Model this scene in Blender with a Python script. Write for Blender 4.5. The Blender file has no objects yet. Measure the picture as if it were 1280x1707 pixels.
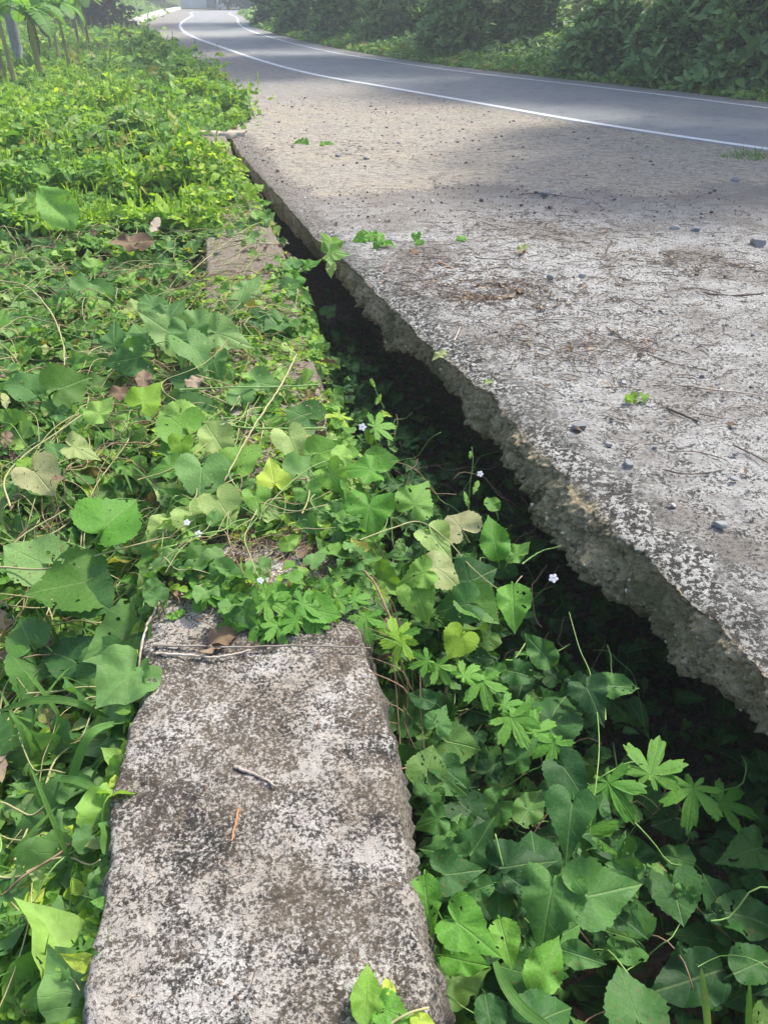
import bpy, math, random
import numpy as np
from mathutils import Vector, Matrix

# ------------------------------------------------------------------ camera, world, sun
random.seed(7); RNG = np.random.default_rng(11)
S = bpy.context.scene
COL = S.collection
H, FPX, VH = 1.4, 1290.0, -15.0            # eye height above the wall top, focal length (px of a 1280 wide frame), horizon row
PITCH = math.atan((853.5 - VH) / FPX)
SP, CP = math.sin(PITCH), math.cos(PITCH)
cd = bpy.data.cameras.new('camera'); cam = bpy.data.objects.new('camera', cd); COL.objects.link(cam)
cam.location = (0, 0, H); cam.rotation_euler = (math.pi/2 - PITCH, 0, 0)
cd.sensor_fit = 'VERTICAL'; cd.angle = 2*math.atan(853.5/FPX); cd.clip_start = .02; cd.clip_end = 2000
S.camera = cam
SUN_EL, SUN_AZ = math.radians(52), math.radians(48)   # azimuth clockwise from +Y (away from camera) towards +X
w = bpy.data.worlds.new('World'); S.world = w; w.use_nodes = True
wn = w.node_tree; bg = wn.nodes['Background']
sky = wn.nodes.new('ShaderNodeTexSky'); sky.sky_type = 'NISHITA'; sky.sun_disc = False
sky.sun_elevation = SUN_EL; sky.sun_rotation = SUN_AZ; sky.dust_density = 3.0; sky.air_density = 1.0
wn.links.new(sky.outputs[0], bg.inputs[0]); bg.inputs[1].default_value = .15
sl = bpy.data.lights.new('sun', 'SUN'); sl.energy = 3.0; sl.angle = math.radians(5.5); sl.color = (1, .95, .86)
so = bpy.data.objects.new('sun', sl); COL.objects.link(so)
sd = Vector((math.sin(SUN_AZ)*math.cos(SUN_EL), math.cos(SUN_AZ)*math.cos(SUN_EL), math.sin(SUN_EL)))
so.rotation_euler = sd.to_track_quat('Z', 'Y').to_euler(); so.location = (8, 8, 14)
S.view_settings.view_transform = 'Standard'; S.view_settings.look = 'None'
S.view_settings.exposure = 1.13; S.view_settings.gamma = 1

# ------------------------------------------------------------------ helpers
def at(u, v, z=0.0):
    """where the line of sight through photo pixel (u, v) meets the level z"""
    a = (u-640)/FPX; b = (v-853.5)/FPX
    t = (H - z)/(SP + b*CP)
    return np.array([a*t, t*(CP - b*SP), z])
def depth(p): return p[1]*CP + (H-p[2])*SP
def sstep(a, b, x):
    t = np.clip((np.asarray(x, float)-a)/(b-a), 0, 1); return t*t*(3-2*t)
def _h(ix, iy, iz):
    n = (ix*374761393 + iy*668265263 + iz*2147483647*3 + 974711) & 0xffffffff
    n = ((n ^ (n >> 13))*1274126177) & 0xffffffff
    n = ((n ^ (n >> 16))*2246822519) & 0xffffffff
    return ((n ^ (n >> 15)) & 0xffffff)/float(0xffffff)
def vnoise(x, y, z=0.0):
    x, y, z = np.broadcast_arrays(np.asarray(x, float), np.asarray(y, float), np.asarray(z, float))
    ix, iy, iz = [np.floor(q).astype(np.int64) for q in (x, y, z)]
    fx, fy, fz = x-ix, y-iy, z-iz
    fx, fy, fz = [f*f*(3-2*f) for f in (fx, fy, fz)]
    r = 0
    for a in (0, 1):
        for b in (0, 1):
            for c in (0, 1):
                r = r + _h(ix+a, iy+b, iz+c)*(fx if a else 1-fx)*(fy if b else 1-fy)*(fz if c else 1-fz)
    return r*2-1
def fbm(x, y, z=0.0, oct=4, rough=.5):
    r, a, f, s = 0, 1.0, 1.0, 0
    for k in range(oct):
        r = r + a*vnoise(np.asarray(x)*f+k*17.3, np.asarray(y)*f-k*9.1, np.asarray(z)*f+k*5.7); s += a; a *= rough; f *= 2.03
    return r/s
def cells(x, y, z=0.0):
    """distance to the nearest jittered cell point: rounded lumps"""
    x, y, z = np.broadcast_arrays(np.asarray(x, float), np.asarray(y, float), np.asarray(z, float))
    ix, iy, iz = [np.floor(q).astype(np.int64) for q in (x, y, z)]
    best = np.full(x.shape, 9.0)
    for a in (-1, 0, 1):
        for b in (-1, 0, 1):
            for c in (-1, 0, 1):
                jx, jy, jz = ix+a, iy+b, iz+c
                d = (jx+_h(jx, jy, jz)-x)**2 + (jy+_h(jx+31, jy, jz)-y)**2 + (jz+_h(jx, jy+57, jz)-z)**2
                best = np.minimum(best, d)
    return np.sqrt(best)
def spline(pts, n):
    pts = np.asarray(pts, float)
    if len(pts) < 3:
        t = np.linspace(0, 1, n)[:, None]; return pts[0]*(1-t)+pts[-1]*t
    P = np.vstack([2*pts[0]-pts[1], pts, 2*pts[-1]-pts[-2]])
    out = []
    for s in np.linspace(0, len(pts)-1-1e-6, n):
        i = int(s); t = s-i; p0, p1, p2, p3 = P[i:i+4]
        out.append(.5*((2*p1)+(-p0+p2)*t+(2*p0-5*p1+4*p2-p3)*t*t+(-p0+3*p1-3*p2+p3)*t**3))
    return np.array(out)

def mesh(name, V, F, mats, uv=None, rnd=None, mi=None, smooth=True, attrs=None):
    """F: list of (n,3)/(n,4) index arrays"""
    me = bpy.data.meshes.new(name)
    V = np.asarray(V, np.float32)
    if not isinstance(F, (list, tuple)): F = [F]
    F = [np.asarray(f, np.int32) for f in F if len(f)]
    loops = np.concatenate([f.ravel() for f in F]); tot = np.concatenate([np.full(len(f), f.shape[1], np.int32) for f in F])
    st = np.concatenate([[0], np.cumsum(tot)[:-1]]).astype(np.int32)
    me.vertices.add(len(V)); me.vertices.foreach_set('co', V.ravel())
    me.loops.add(len(loops)); me.loops.foreach_set('vertex_index', loops)
    me.polygons.add(len(tot)); me.polygons.foreach_set('loop_start', st); me.polygons.foreach_set('loop_total', tot)
    me.polygons.foreach_set('use_smooth', np.full(len(tot), smooth, bool))
    if not isinstance(mats, (list, tuple)): mats = [mats]
    for m in mats: me.materials.append(m)
    if mi is not None: me.polygons.foreach_set('material_index', np.asarray(mi, np.int32))
    if uv is not None:
        l = me.uv_layers.new(name='UVMap'); l.data.foreach_set('uv', np.asarray(uv, np.float32)[loops].ravel())
    if rnd is not None:
        attrs = dict(attrs or {}); attrs['rnd'] = rnd
    for k, a in (attrs or {}).items():
        at_ = me.attributes.new(k, 'FLOAT', 'POINT'); at_.data.foreach_set('value', np.asarray(a, np.float32))
    me.update(calc_edges=True); me.validate()
    return me
def link(name, me, parent=None, loc=None):
    o = bpy.data.objects.new(name, me); COL.objects.link(o)
    if parent is not None: o.parent = parent
    if loc is not None: o.location = loc
    return o
def tag(o, label=None, cat=None, group=None, kind=None):
    if label: o['label'] = label
    if cat: o['category'] = cat
    if group: o['group'] = group
    if kind: o['kind'] = kind
    return o
def empty(name, loc, label, cat, group=None):
    o = bpy.data.objects.new(name, None); COL.objects.link(o); o.location = loc; o.empty_display_size = .1
    return tag(o, label, cat, group)
def grid_faces(nr, nc, off=0):
    i = np.arange(nr-1)[:, None]*nc + np.arange(nc-1)[None, :]
    i = i.ravel()+off
    return np.stack([i, i+1, i+nc+1, i+nc], 1)
class MB:
    def __init__(s): s.V = []; s.F3 = []; s.F4 = []; s.UV = []; s.R = []; s.m3 = []; s.m4 = []; s.n = 0
    def add(s, V, F, uv=None, rnd=0.5, mi=0):
        V = np.asarray(V, float); F = np.asarray(F, int)
        (s.F3 if F.shape[1] == 3 else s.F4).append(F+s.n); (s.m3 if F.shape[1] == 3 else s.m4).append(np.full(len(F), mi))
        s.V.append(V); s.UV.append(np.zeros((len(V), 2)) if uv is None else np.asarray(uv)); s.R.append(np.broadcast_to(rnd, (len(V),)).astype(float)); s.n += len(V)
    def tube(s, pts, r0, r1=None, k=6, rnd=.5, mi=0, cap=True):
        pts = np.asarray(pts, float); n = len(pts); r1 = r0 if r1 is None else r1
        T = np.gradient(pts, axis=0); T /= np.linalg.norm(T, axis=1)[:, None]+1e-9
        ref = np.array([0, 0, 1.]) if abs(T[0][2]) < .8 else np.array([1., 0, 0])
        A = np.cross(T, ref); A /= np.linalg.norm(A, axis=1)[:, None]+1e-9; B = np.cross(T, A)
        rr = np.linspace(r0, r1, n)[:, None, None] if np.ndim(r0) == 0 else np.asarray(r0)[:, None, None]
        a = np.linspace(0, 2*math.pi, k, endpoint=False)
        V = pts[:, None, :] + rr*(np.cos(a)[None, :, None]*A[:, None, :]+np.sin(a)[None, :, None]*B[:, None, :])
        i = np.arange(n-1)[:, None]*k; j = np.arange(k)[None, :]; j2 = (j+1) % k
        F = np.stack([i+j, i+j2, i+k+j2, i+k+j], -1).reshape(-1, 4)
        u = np.stack([np.zeros(n*k)+.3, np.repeat(np.linspace(0, 1, n), k)], 1)
        s.add(V.reshape(-1, 3), F, u, rnd, mi)
        if cap and k >= 3:
            for e, ring in ((0, 0), (n-1, (n-1)*k)):
                idx = ring+np.arange(k)
                tri = np.stack([np.full(k-2, idx[0]), idx[1:-1], idx[2:]], 1)
                s.F3.append(tri+s.n-len(V.reshape(-1, 3))); s.m3.append(np.full(len(tri), mi))
    def inst(s, tpl, pos, frm, sc, rnd, mi=0):
        """copies of a leaf template: pos (n,3), frm (n,3,3) columns x,y,z, sc (n,), rnd (n,)"""
        V, F, UV = tpl; n = len(pos); nv = len(V)
        if n == 0: return
        sc = np.asarray(sc)
        W = np.einsum('nij,vj->nvi', frm, V)*sc[:, None, None]+pos[:, None, :]
        FF = (F[None]+(np.arange(n)*nv)[:, None, None]).reshape(-1, 3)
        s.add(W.reshape(-1, 3), FF, np.tile(UV, (n, 1)), np.repeat(rnd, nv), mi)
    def box(s, c, d, rz=0, mi=0):
        x, y, z = np.array(d)/2.; q = np.array([[a*x, b*y, e*z] for e in (-1, 1) for a, b in ((-1, -1), (1, -1), (1, 1), (-1, 1))])
        R = np.array([[math.cos(rz), -math.sin(rz), 0], [math.sin(rz), math.cos(rz), 0], [0, 0, 1]])
        s.add(q@R.T+np.array(c), [[0, 3, 2, 1], [4, 5, 6, 7], [0, 1, 5, 4], [1, 2, 6, 5], [2, 3, 7, 6], [3, 0, 4, 7]], mi=mi)
    def me(s, name, mats, smooth=True):
        F = []; mi = []
        if s.F3: F.append(np.vstack(s.F3)); mi.append(np.concatenate(s.m3))
        if s.F4: F.append(np.vstack(s.F4)); mi.append(np.concatenate(s.m4))
        return mesh(name, np.vstack(s.V), F, mats, uv=np.vstack(s.UV), rnd=np.concatenate(s.R), mi=np.concatenate(mi), smooth=smooth)
    def build(s, name, mats, parent=None, smooth=True, loc=None):
        if loc is not None: s.V = [v-np.asarray(loc, float) for v in s.V]
        return link(name, s.me(name, mats, smooth), parent, None if (loc is None or parent is not None) else loc)

# ------------------------------------------------------------------ materials
class NT:
    def __init__(s, name):
        s.m = bpy.data.materials.new(name); s.m.use_nodes = True; s.t = s.m.node_tree; s.t.nodes.clear()
    def n(s, ty, **kw):
        nd = s.t.nodes.new('ShaderNode'+ty)
        for k, v in kw.items():
            if k.startswith('i_'):
                key = k[2:]; key = int(key) if key.isdigit() else key.replace('_', ' ')
                if hasattr(v, 'links') or isinstance(v, bpy.types.NodeSocket): s.t.links.new(v, nd.inputs[key])
                else: nd.inputs[key].default_value = v
            else: setattr(nd, k, v)
        return nd
    def math(s, op, a, b=0.0, c=0.0, clamp=False):
        nd = s.t.nodes.new('ShaderNodeMath'); nd.operation = op; nd.use_clamp = clamp
        for i, v in enumerate((a, b, c)):
            if isinstance(v, bpy.types.NodeSocket): s.t.links.new(v, nd.inputs[i])
            else: nd.inputs[i].default_value = v
        return nd.outputs[0]
    def mix(s, f, a, b, mode='MIX'):
        nd = s.t.nodes.new('ShaderNodeMix'); nd.data_type = 'RGBA'; nd.blend_type = mode
        for i, v in ((0, f), (6, a), (7, b)):
            if isinstance(v, bpy.types.NodeSocket): s.t.links.new(v, nd.inputs[i])
            elif i and len(v) == 3: nd.inputs[i].default_value = (*v, 1)
            else: nd.inputs[i].default_value = v
        return nd.outputs[2]
    def ramp(s, f, pts, interp='LINEAR'):
        nd = s.t.nodes.new('ShaderNodeValToRGB'); nd.color_ramp.interpolation = interp
        e = nd.color_ramp.elements
        while len(e) < len(pts): e.new(.5)
        for el, (p, c) in zip(e, pts):
            el.position = p; el.color = (*c, 1) if not np.isscalar(c) else (c, c, c, 1)
        s.t.links.new(f, nd.inputs[0]); return nd.outputs[0]
    def noise(s, scale, detail=4, rough=.55, vec=None, dist=0):
        nd = s.n('TexNoise'); nd.inputs['Scale'].default_value = scale; nd.inputs['Detail'].default_value = detail
        nd.inputs['Roughness'].default_value = rough; nd.inputs['Distortion'].default_value = dist
        s.t.links.new(vec if vec is not None else s.pos(), nd.inputs['Vector']); return nd.outputs[0]
    def vor(s, scale, feature='F1', vec=None, out=0):
        nd = s.n('TexVoronoi'); nd.feature = feature; nd.inputs['Scale'].default_value = scale
        s.t.links.new(vec if vec is not None else s.pos(), nd.inputs['Vector']); return nd.outputs[out]
    def pos(s):
        if not hasattr(s, '_p'): s._p = s.n('TexCoord').outputs['Object']
        return s._p
    def attr(s, name): 
        nd = s.n('Attribute'); nd.attribute_name = name; return nd.outputs['Fac']
    def bump(s, h, strength=.5, dist=.01):
        nd = s.n('Bump'); nd.inputs['Strength'].default_value = strength; nd.inputs['Distance'].default_value = dist
        s.t.links.new(h, nd.inputs['Height']); return nd.outputs[0]
    def out(s, sh):
        o = s.n('OutputMaterial'); s.t.links.new(sh, o.inputs[0]); return s.m
    def principled(s, col, rough=.8, normal=None, spec=.5, **kw):
        p = s.n('BsdfPrincipled')
        for k, v in (('Base Color', col), ('Roughness', rough), ('Normal', normal), ('Specular IOR Level', spec)):
            if v is None: continue
            if isinstance(v, bpy.types.NodeSocket): s.t.links.new(v, p.inputs[k])
            else: p.inputs[k].default_value = (*v, 1) if k == 'Base Color' else v
        return p.outputs[0]

def leaf_mat(name, cols, trans=.40, rough=.58, spec=.26, vein=.35, blotch=.6, tcol=(1.35, 1.35, .50), holes=False):
    """cols: ramp of (pos, colour) looked up with a value that differs leaf by leaf"""
    t = NT(name)
    oi = t.n('ObjectInfo').outputs['Random']
    r = t.math('FRACT', t.math('ADD', t.attr('rnd'), oi))
    c = t.ramp(r, cols)
    sep = t.n('SeparateXYZ'); uv = t.n('TexCoord').outputs['UV']; t.t.links.new(uv, sep.inputs[0])
    x = t.math('ABSOLUTE', sep.outputs[0]); y = sep.outputs[1]
    mid = t.math('SUBTRACT', 1, t.math('MULTIPLY', x, 42), clamp=True)
    wob = t.math('MULTIPLY', t.noise(3.5, 2, vec=uv), .22)
    sv = t.math('SUBTRACT', t.math('SUBTRACT', y, t.math('MULTIPLY', t.math('POWER', x, .85), .95)), wob)
    sv = t.math('ABSOLUTE', t.math('SINE', t.math('MULTIPLY', sv, 11.0)))
    sv = t.math('SUBTRACT', 1, t.math('MULTIPLY', sv, 7), clamp=True)
    v = t.math('MAXIMUM', mid, t.math('MULTIPLY', sv, .32))
    c = t.mix(t.math('MULTIPLY', v, vein), c, (.30, .42, .16))
    nz = t.noise(7, 1, vec=uv)
    wn_ = t.noise(26, 5, .6)
    c = t.mix(blotch, c, t.mix(1.0, c, t.ramp(wn_, [(.25, .55), (.75, 1.45)]), 'MULTIPLY'))
    # rusty specks that some leaves have
    sp = t.math('MULTIPLY', t.math('GREATER_THAN', t.noise(7, 4, .65, vec=uv, dist=.6), .63), t.math('GREATER_THAN', t.math('FRACT', t.math('MULTIPLY', r, 7.31)), .62))
    c = t.mix(t.math('MULTIPLY', sp, .75), c, (.16, .10, .035))
    hgt = t.math('ADD', t.math('MULTIPLY', v, -.7), t.math('MULTIPLY', nz, .8))
    bp = t.bump(hgt, .42, .005)
    p = t.principled(c, rough, bp, spec)
    tr = t.n('BsdfTranslucent'); tc = t.mix(1.0, c, tcol, 'MULTIPLY'); t.t.links.new(tc, tr.inputs[0]); t.t.links.new(bp, tr.inputs['Normal'])
    ms = t.n('MixShader'); ms.inputs[0].default_value = trans
    t.t.links.new(p, ms.inputs[1]); t.t.links.new(tr.outputs[0], ms.inputs[2])
    if not holes: return t.out(ms.outputs[0])
    hn = t.n('TexNoise'); hn.noise_dimensions = '4D'; t.t.links.new(uv, hn.inputs['Vector']); t.t.links.new(t.math('MULTIPLY', r, 40), hn.inputs['W']); hn.inputs['Scale'].default_value = 6.5; hn.inputs['Detail'].default_value = 2
    hl = t.math('MULTIPLY', t.math('GREATER_THAN', hn.outputs[0], .66), t.math('GREATER_THAN', t.math('FRACT', t.math('MULTIPLY', r, 13.7)), .45))
    tp = t.n('BsdfTransparent'); m2 = t.n('MixShader'); t.t.links.new(hl, m2.inputs[0]); t.t.links.new(ms.outputs[0], m2.inputs[1]); t.t.links.new(tp.outputs[0], m2.inputs[2])
    return t.out(m2.outputs[0])

YEL, DRY = (.30, .28, .045), (.13, .085, .04)
M = {}
M['vine'] = leaf_mat('vine_leaf', [(0, (.075, .175, .026)), (.3, (.11, .26, .042)), (.55, (.18, .35, .058)), (.78, (.27, .44, .10)), (.90, (.36, .46, .17)), (.965, YEL), (1, DRY)], holes=True)
M['blue'] = leaf_mat('blue_green_leaf', [(0, (.065, .165, .042)), (.5, (.115, .25, .065)), (.9, (.18, .33, .10)), (1, (.24, .37, .13))], holes=True)
M['gap'] = leaf_mat('shade_darkened_leaf', [(0, (.022, .075, .020)), (.5, (.042, .13, .028)), (.9, (.075, .19, .04)), (1, (.11, .21, .045))], trans=.34, holes=True)  # leaf green darkened so the colour itself carries the shade low beside the wall
M['gourd'] = leaf_mat('gourd_leaf', [(0, (.10, .27, .035)), (1, (.15, .34, .05))], trans=.4, vein=.3)
M['bright'] = leaf_mat('bright_leaf', [(0, (.09, .26, .03)), (.8, (.15, .36, .05)), (1, (.22, .36, .05))], trans=.45, holes=True)
M['weed'] = leaf_mat('sunny_weed_leaf', [(0, (.12, .25, .026)), (.4, (.24, .42, .04)), (.8, (.36, .54, .06)), (.97, (.46, .56, .09)), (1, YEL)], trans=.45)
M['grass'] = leaf_mat('grass_blade', [(0, (.07, .17, .03)), (.6, (.11, .25, .05)), (.9, (.17, .28, .07)), (1, (.28, .25, .12))], trans=.35, vein=.1)
M['shrub'] = leaf_mat('shrub_leaf', [(0, (.055, .13, .045)), (.5, (.14, .28, .09)), (1, (.30, .46, .17))], trans=.38, vein=.1)
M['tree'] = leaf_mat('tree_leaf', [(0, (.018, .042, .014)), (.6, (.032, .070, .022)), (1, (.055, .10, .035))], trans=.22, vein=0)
M['banana'] = leaf_mat('banana_leaf', [(0, (.12, .28, .05)), (1, (.20, .40, .08))], trans=.45, vein=.15)
M['dead'] = leaf_mat('dead_leaf', [(0, (.10, .062, .04)), (.5, (.20, .14, .09)), (.9, (.30, .24, .17)), (1, (.36, .31, .24))], trans=.12, rough=.75, spec=.2, vein=.15, tcol=(1.1, .9, .6))
M['pale'] = leaf_mat('wilting_leaf', [(0, (.26, .36, .11)), (.6, (.33, .38, .16)), (1, (.36, .36, .18))], trans=.35, blotch=.35, holes=True)

def plain(name, c1, c2, scale=30, rough=.8, spec=.3, bump=.4, bd=.003, detail=5, stretch=None, obj_rnd=0.0):
    t = NT(name); vec = t.pos()
    if stretch:
        mp = t.n('Mapping'); mp.inputs['Scale'].default_value = stretch; t.t.links.new(vec, mp.inputs[0]); vec = mp.outputs[0]
    n1 = t.noise(scale, detail, .6, vec=vec)
    c = t.mix(t.ramp(n1, [(.3, 0.), (.7, 1.)]), c1, c2)
    if obj_rnd:
        oi = t.n('ObjectInfo').outputs['Random']; k = t.math('ADD', t.math('MULTIPLY', oi, 2*obj_rnd), 1-obj_rnd)
        cc = t.n('CombineColor'); [t.t.links.new(k, cc.inputs[i]) for i in range(3)]
        c = t.mix(1.0, c, cc.outputs[0], 'MULTIPLY')
    return t.out(t.principled(c, rough, t.bump(n1, bump, bd), spec))
M['stem'] = plain('pale_vine_stem', (.30, .27, .13), (.36, .36, .17), 40)
M['gstem'] = plain('green_vine_stem', (.14, .27, .06), (.22, .34, .10), 40, rough=.5)
M['rstem'] = plain('brown_dry_stem', (.17, .10, .06), (.30, .21, .13), 50)
M['twig'] = plain('grey_twig', (.22, .18, .14), (.42, .37, .31), 60, stretch=(.3, 1, 1), obj_rnd=.3)
M['orange'] = plain('orange_twig', (.30, .14, .06), (.42, .22, .10), 60)
M['dark_twig'] = plain('dark_twig', (.08, .06, .045), (.17, .13, .10), 60, obj_rnd=.3)
M['plank'] = plain('plank', (.34, .28, .20), (.52, .45, .36), 20)
M['bark'] = plain('bark', (.06, .045, .03), (.15, .12, .085), 12, bd=.02, bump=.8)
M['banana_stem'] = plain('banana_stem', (.20, .22, .09), (.42, .33, .18), 9, stretch=(1, 1, .25), rough=.6)
M['stone'] = plain('stone', (.15, .155, .16), (.33, .33, .33), 55, obj_rnd=.35, bd=.004)
M['petal'] = plain('petal', (.45, .44, .50), (.64, .63, .67), 20, rough=.6, bump=.1)
M['white'] = plain('white_wall', (.62, .63, .62), (.74, .75, .74), 1.2, bump=.1)
M['roof'] = plain('metal_roof', (.16, .17, .17), (.26, .25, .24), 2, rough=.5, bump=.1)
M['glass'] = plain('dark_pane', (.03, .035, .04), (.05, .055, .06), 2, rough=.15, spec=.6, bump=0)
M['post'] = plain('post_concrete', (.13, .15, .15), (.24, .26, .26), 10)
M['kerb'] = plain('kerb_concrete', (.42, .41, .36), (.62, .60, .54), 3, bd=.01)
def paint_mat():
    t = NT('worn_road_paint'); a = t.noise(26, 8, .75); b = t.noise(2.5, 4, .6)
    k = t.ramp(t.math('ADD', t.math('MULTIPLY', a, .7), t.math('MULTIPLY', b, .3)), [(.56, 0.), (.62, .85)])
    c = t.mix(k, t.mix(b, (.55, .56, .56), (.82, .82, .80)), (.20, .205, .21)); return t.out(t.principled(c, .75, t.bump(a, .4, .004), .3))
M['paint'] = paint_mat()

def soil_mat():
    t = NT('soil')
    a = t.noise(3, 6, .6); b = t.noise(45, 6, .65); v = t.vor(60)
    c = t.mix(t.ramp(b, [(.3, 0.), (.7, 1.)]), (.06, .045, .03), (.19, .15, .10))
    g = t.mix(t.ramp(b, [(.3, 0.), (.7, 1.)]), (.05, .085, .022), (.11, .15, .04))
    # green sward away from the wall and the gap
    sp = t.n('SeparateXYZ'); t.t.links.new(t.pos(), sp.inputs[0])
    far = t.math('MULTIPLY_ADD', t.math('ADD', sp.outputs[1], t.math('MULTIPLY', a, 3)), .5, -4.6, clamp=True)
    c = t.mix(far, c, g)
    return t.out(t.principled(c, .95, t.bump(t.math('ADD', b, t.math('MULTIPLY', v, -.5)), .9, .02), .2))
M['soil'] = soil_mat()

def shoulder_mat():
    t = NT('gravelly_dirt')
    a = t.noise(1.1, 5, .6); b = t.noise(70, 8, .75); f = t.noise(14, 6, .7); v = t.vor(55); vc = t.vor(38, out=1)
    c = t.mix(t.ramp(b, [(.30, 0.), (.72, 1.)]), (.15, .125, .10), (.60, .55, .455))
    c = t.mix(t.ramp(a, [(.40, 0.), (.62, 1.)]), c, t.mix(.45, c, (.46, .385, .27)))
    st = t.ramp(f, [(.52, 0.), (.66, 1.)]); c = t.mix(t.math('MULTIPLY', st, .7), c, (.13, .115, .10))
    sp = t.n('SeparateXYZ'); t.t.links.new(t.pos(), sp.inputs[0]); fy = t.math('MULTIPLY_ADD', sp.outputs[1], .22, -2.6, clamp=True)
    c = t.mix(t.math('MULTIPLY', fy, .8), c, t.mix(t.ramp(b, [(.3, 0.), (.7, 1.)]), (.16, .155, .15), (.36, .35, .335)))
    sf = t.ramp(t.noise(24, 6, .75), [(.54, 0.), (.62, 1.)]); c = t.mix(t.math('MULTIPLY', sf, .55), c, (.12, .105, .09))
    peb = t.math('LESS_THAN', v, .25)
    hs = t.n('HueSaturation'); t.t.links.new(vc, hs.inputs['Color']); hs.inputs['Saturation'].default_value = 0.08
    c = t.mix(t.math('MULTIPLY', peb, .6), c, t.mix(.65, (.36, .34, .32), hs.outputs[0]))
    mp = t.n('Mapping'); mp.inputs['Scale'].default_value = (.45, 1.1, 1); t.t.links.new(t.pos(), mp.inputs[0]); sB = t.noise(17, 8, .78, vec=mp.outputs[0])
    c = t.mix(t.ramp(sB, [(.52, 0.), (.62, .6)]), c, (.115, .105, .09)); c = t.mix(t.ramp(sB, [(.36, .6), (.46, 0.)]), c, (.52, .49, .43))
    h = t.math('ADD', t.math('MULTIPLY', b, .6), t.math('MULTIPLY', peb, .5)); h = t.math('SUBTRACT', h, t.math('MULTIPLY', sB, .8)); h = t.math('ADD', h, f)
    return t.out(t.principled(c, .93, t.bump(h, 1.0, .025), .25))
M['shoulder'] = shoulder_mat()

def asphalt_mat():
    t = NT('asphalt')
    a = t.noise(.7, 4, .6); b = t.noise(140, 5, .75); v = t.vor(160)
    c = t.mix(t.ramp(b, [(.3, 0.), (.7, 1.)]), (.20, .21, .212), (.33, .34, .34))
    c = t.mix(t.ramp(a, [(.35, 0.), (.7, .6)]), c, (.33, .34, .34))
    e_ = t.noise(5, 8, .72, dist=.4); c = t.mix(t.ramp(e_, [(.50, 0.), (.60, .35)]), c, (.33, .33, .32)); c = t.mix(t.ramp(e_, [(.36, .4), (.44, 0.)]), c, (.10, .105, .11))
    return t.out(t.principled(c, .78, t.bump(t.math('ADD', b, v), .8, .010), .3))
M['asphalt'] = asphalt_mat()

def wall_mat():
    """weathered concrete: pale lichen and black-brown crust in specks of many sizes"""
    t = NT('weathered_wall_concrete')
    big = t.noise(2.6, 4, .6, dist=.4); mid = t.noise(22, 6, .65); fine = t.noise(120, 6, .75); sand = t.noise(330, 3, .7); v = t.vor(70)
    cov = t.math('ADD', t.math('MULTIPLY', t.math('MULTIPLY_ADD', big, .7, .10), 1.0), t.math('MULTIPLY', mid, .60))
    cov = t.math('ADD', cov, t.math('MULTIPLY', fine, 1.35)); cov = t.math('ADD', cov, t.math('MULTIPLY', sand, .35))
    d = t.ramp(t.math('MULTIPLY', cov, .33), [(.512, 0.), (.530, .8), (.558, 1.)])
    lt = t.mix(t.ramp(t.noise(5.5, 4), [(.38, 0.), (.62, 1.)]), (.54, .485, .41), (.80, .78, .73))
    lt = t.mix(t.ramp(sand, [(.3, 0.), (.75, .7)]), lt, (.27, .23, .19))
    dk = t.mix(t.ramp(t.noise(4.1, 3), [(.42, 0.), (.6, 1.)]), (.11, .088, .064), (.032, .031, .028))
    dk = t.mix(t.ramp(sand, [(.5, 0.), (.75, .28)]), dk, (.24, .20, .16))
    c = t.mix(d, lt, dk)
    sidez = t.n('SeparateXYZ'); t.t.links.new(t.pos(), sidez.inputs[0])
    dusty = t.math('MULTIPLY_ADD', t.math('ADD', sidez.outputs[1], t.math('MULTIPLY', mid, 1.0)), .8, -2.0, clamp=True)
    c = t.mix(t.math('MULTIPLY', dusty, .85), c, t.mix(t.ramp(fine, [(.35, 0.), (.68, 1.)]), (.13, .105, .07), (.42, .36, .27)))
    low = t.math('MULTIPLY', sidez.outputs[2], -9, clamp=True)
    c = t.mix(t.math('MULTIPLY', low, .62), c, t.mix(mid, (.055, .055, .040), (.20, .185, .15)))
    h = t.math('ADD', t.math('MULTIPLY', fine, .7), t.math('MULTIPLY', sand, .35)); h = t.math('SUBTRACT', h, t.math('MULTIPLY', d, .25))
    return t.out(t.principled(c, .92, t.bump(h, 1.0, .016), .25))
M['wall'] = wall_mat()

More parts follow.
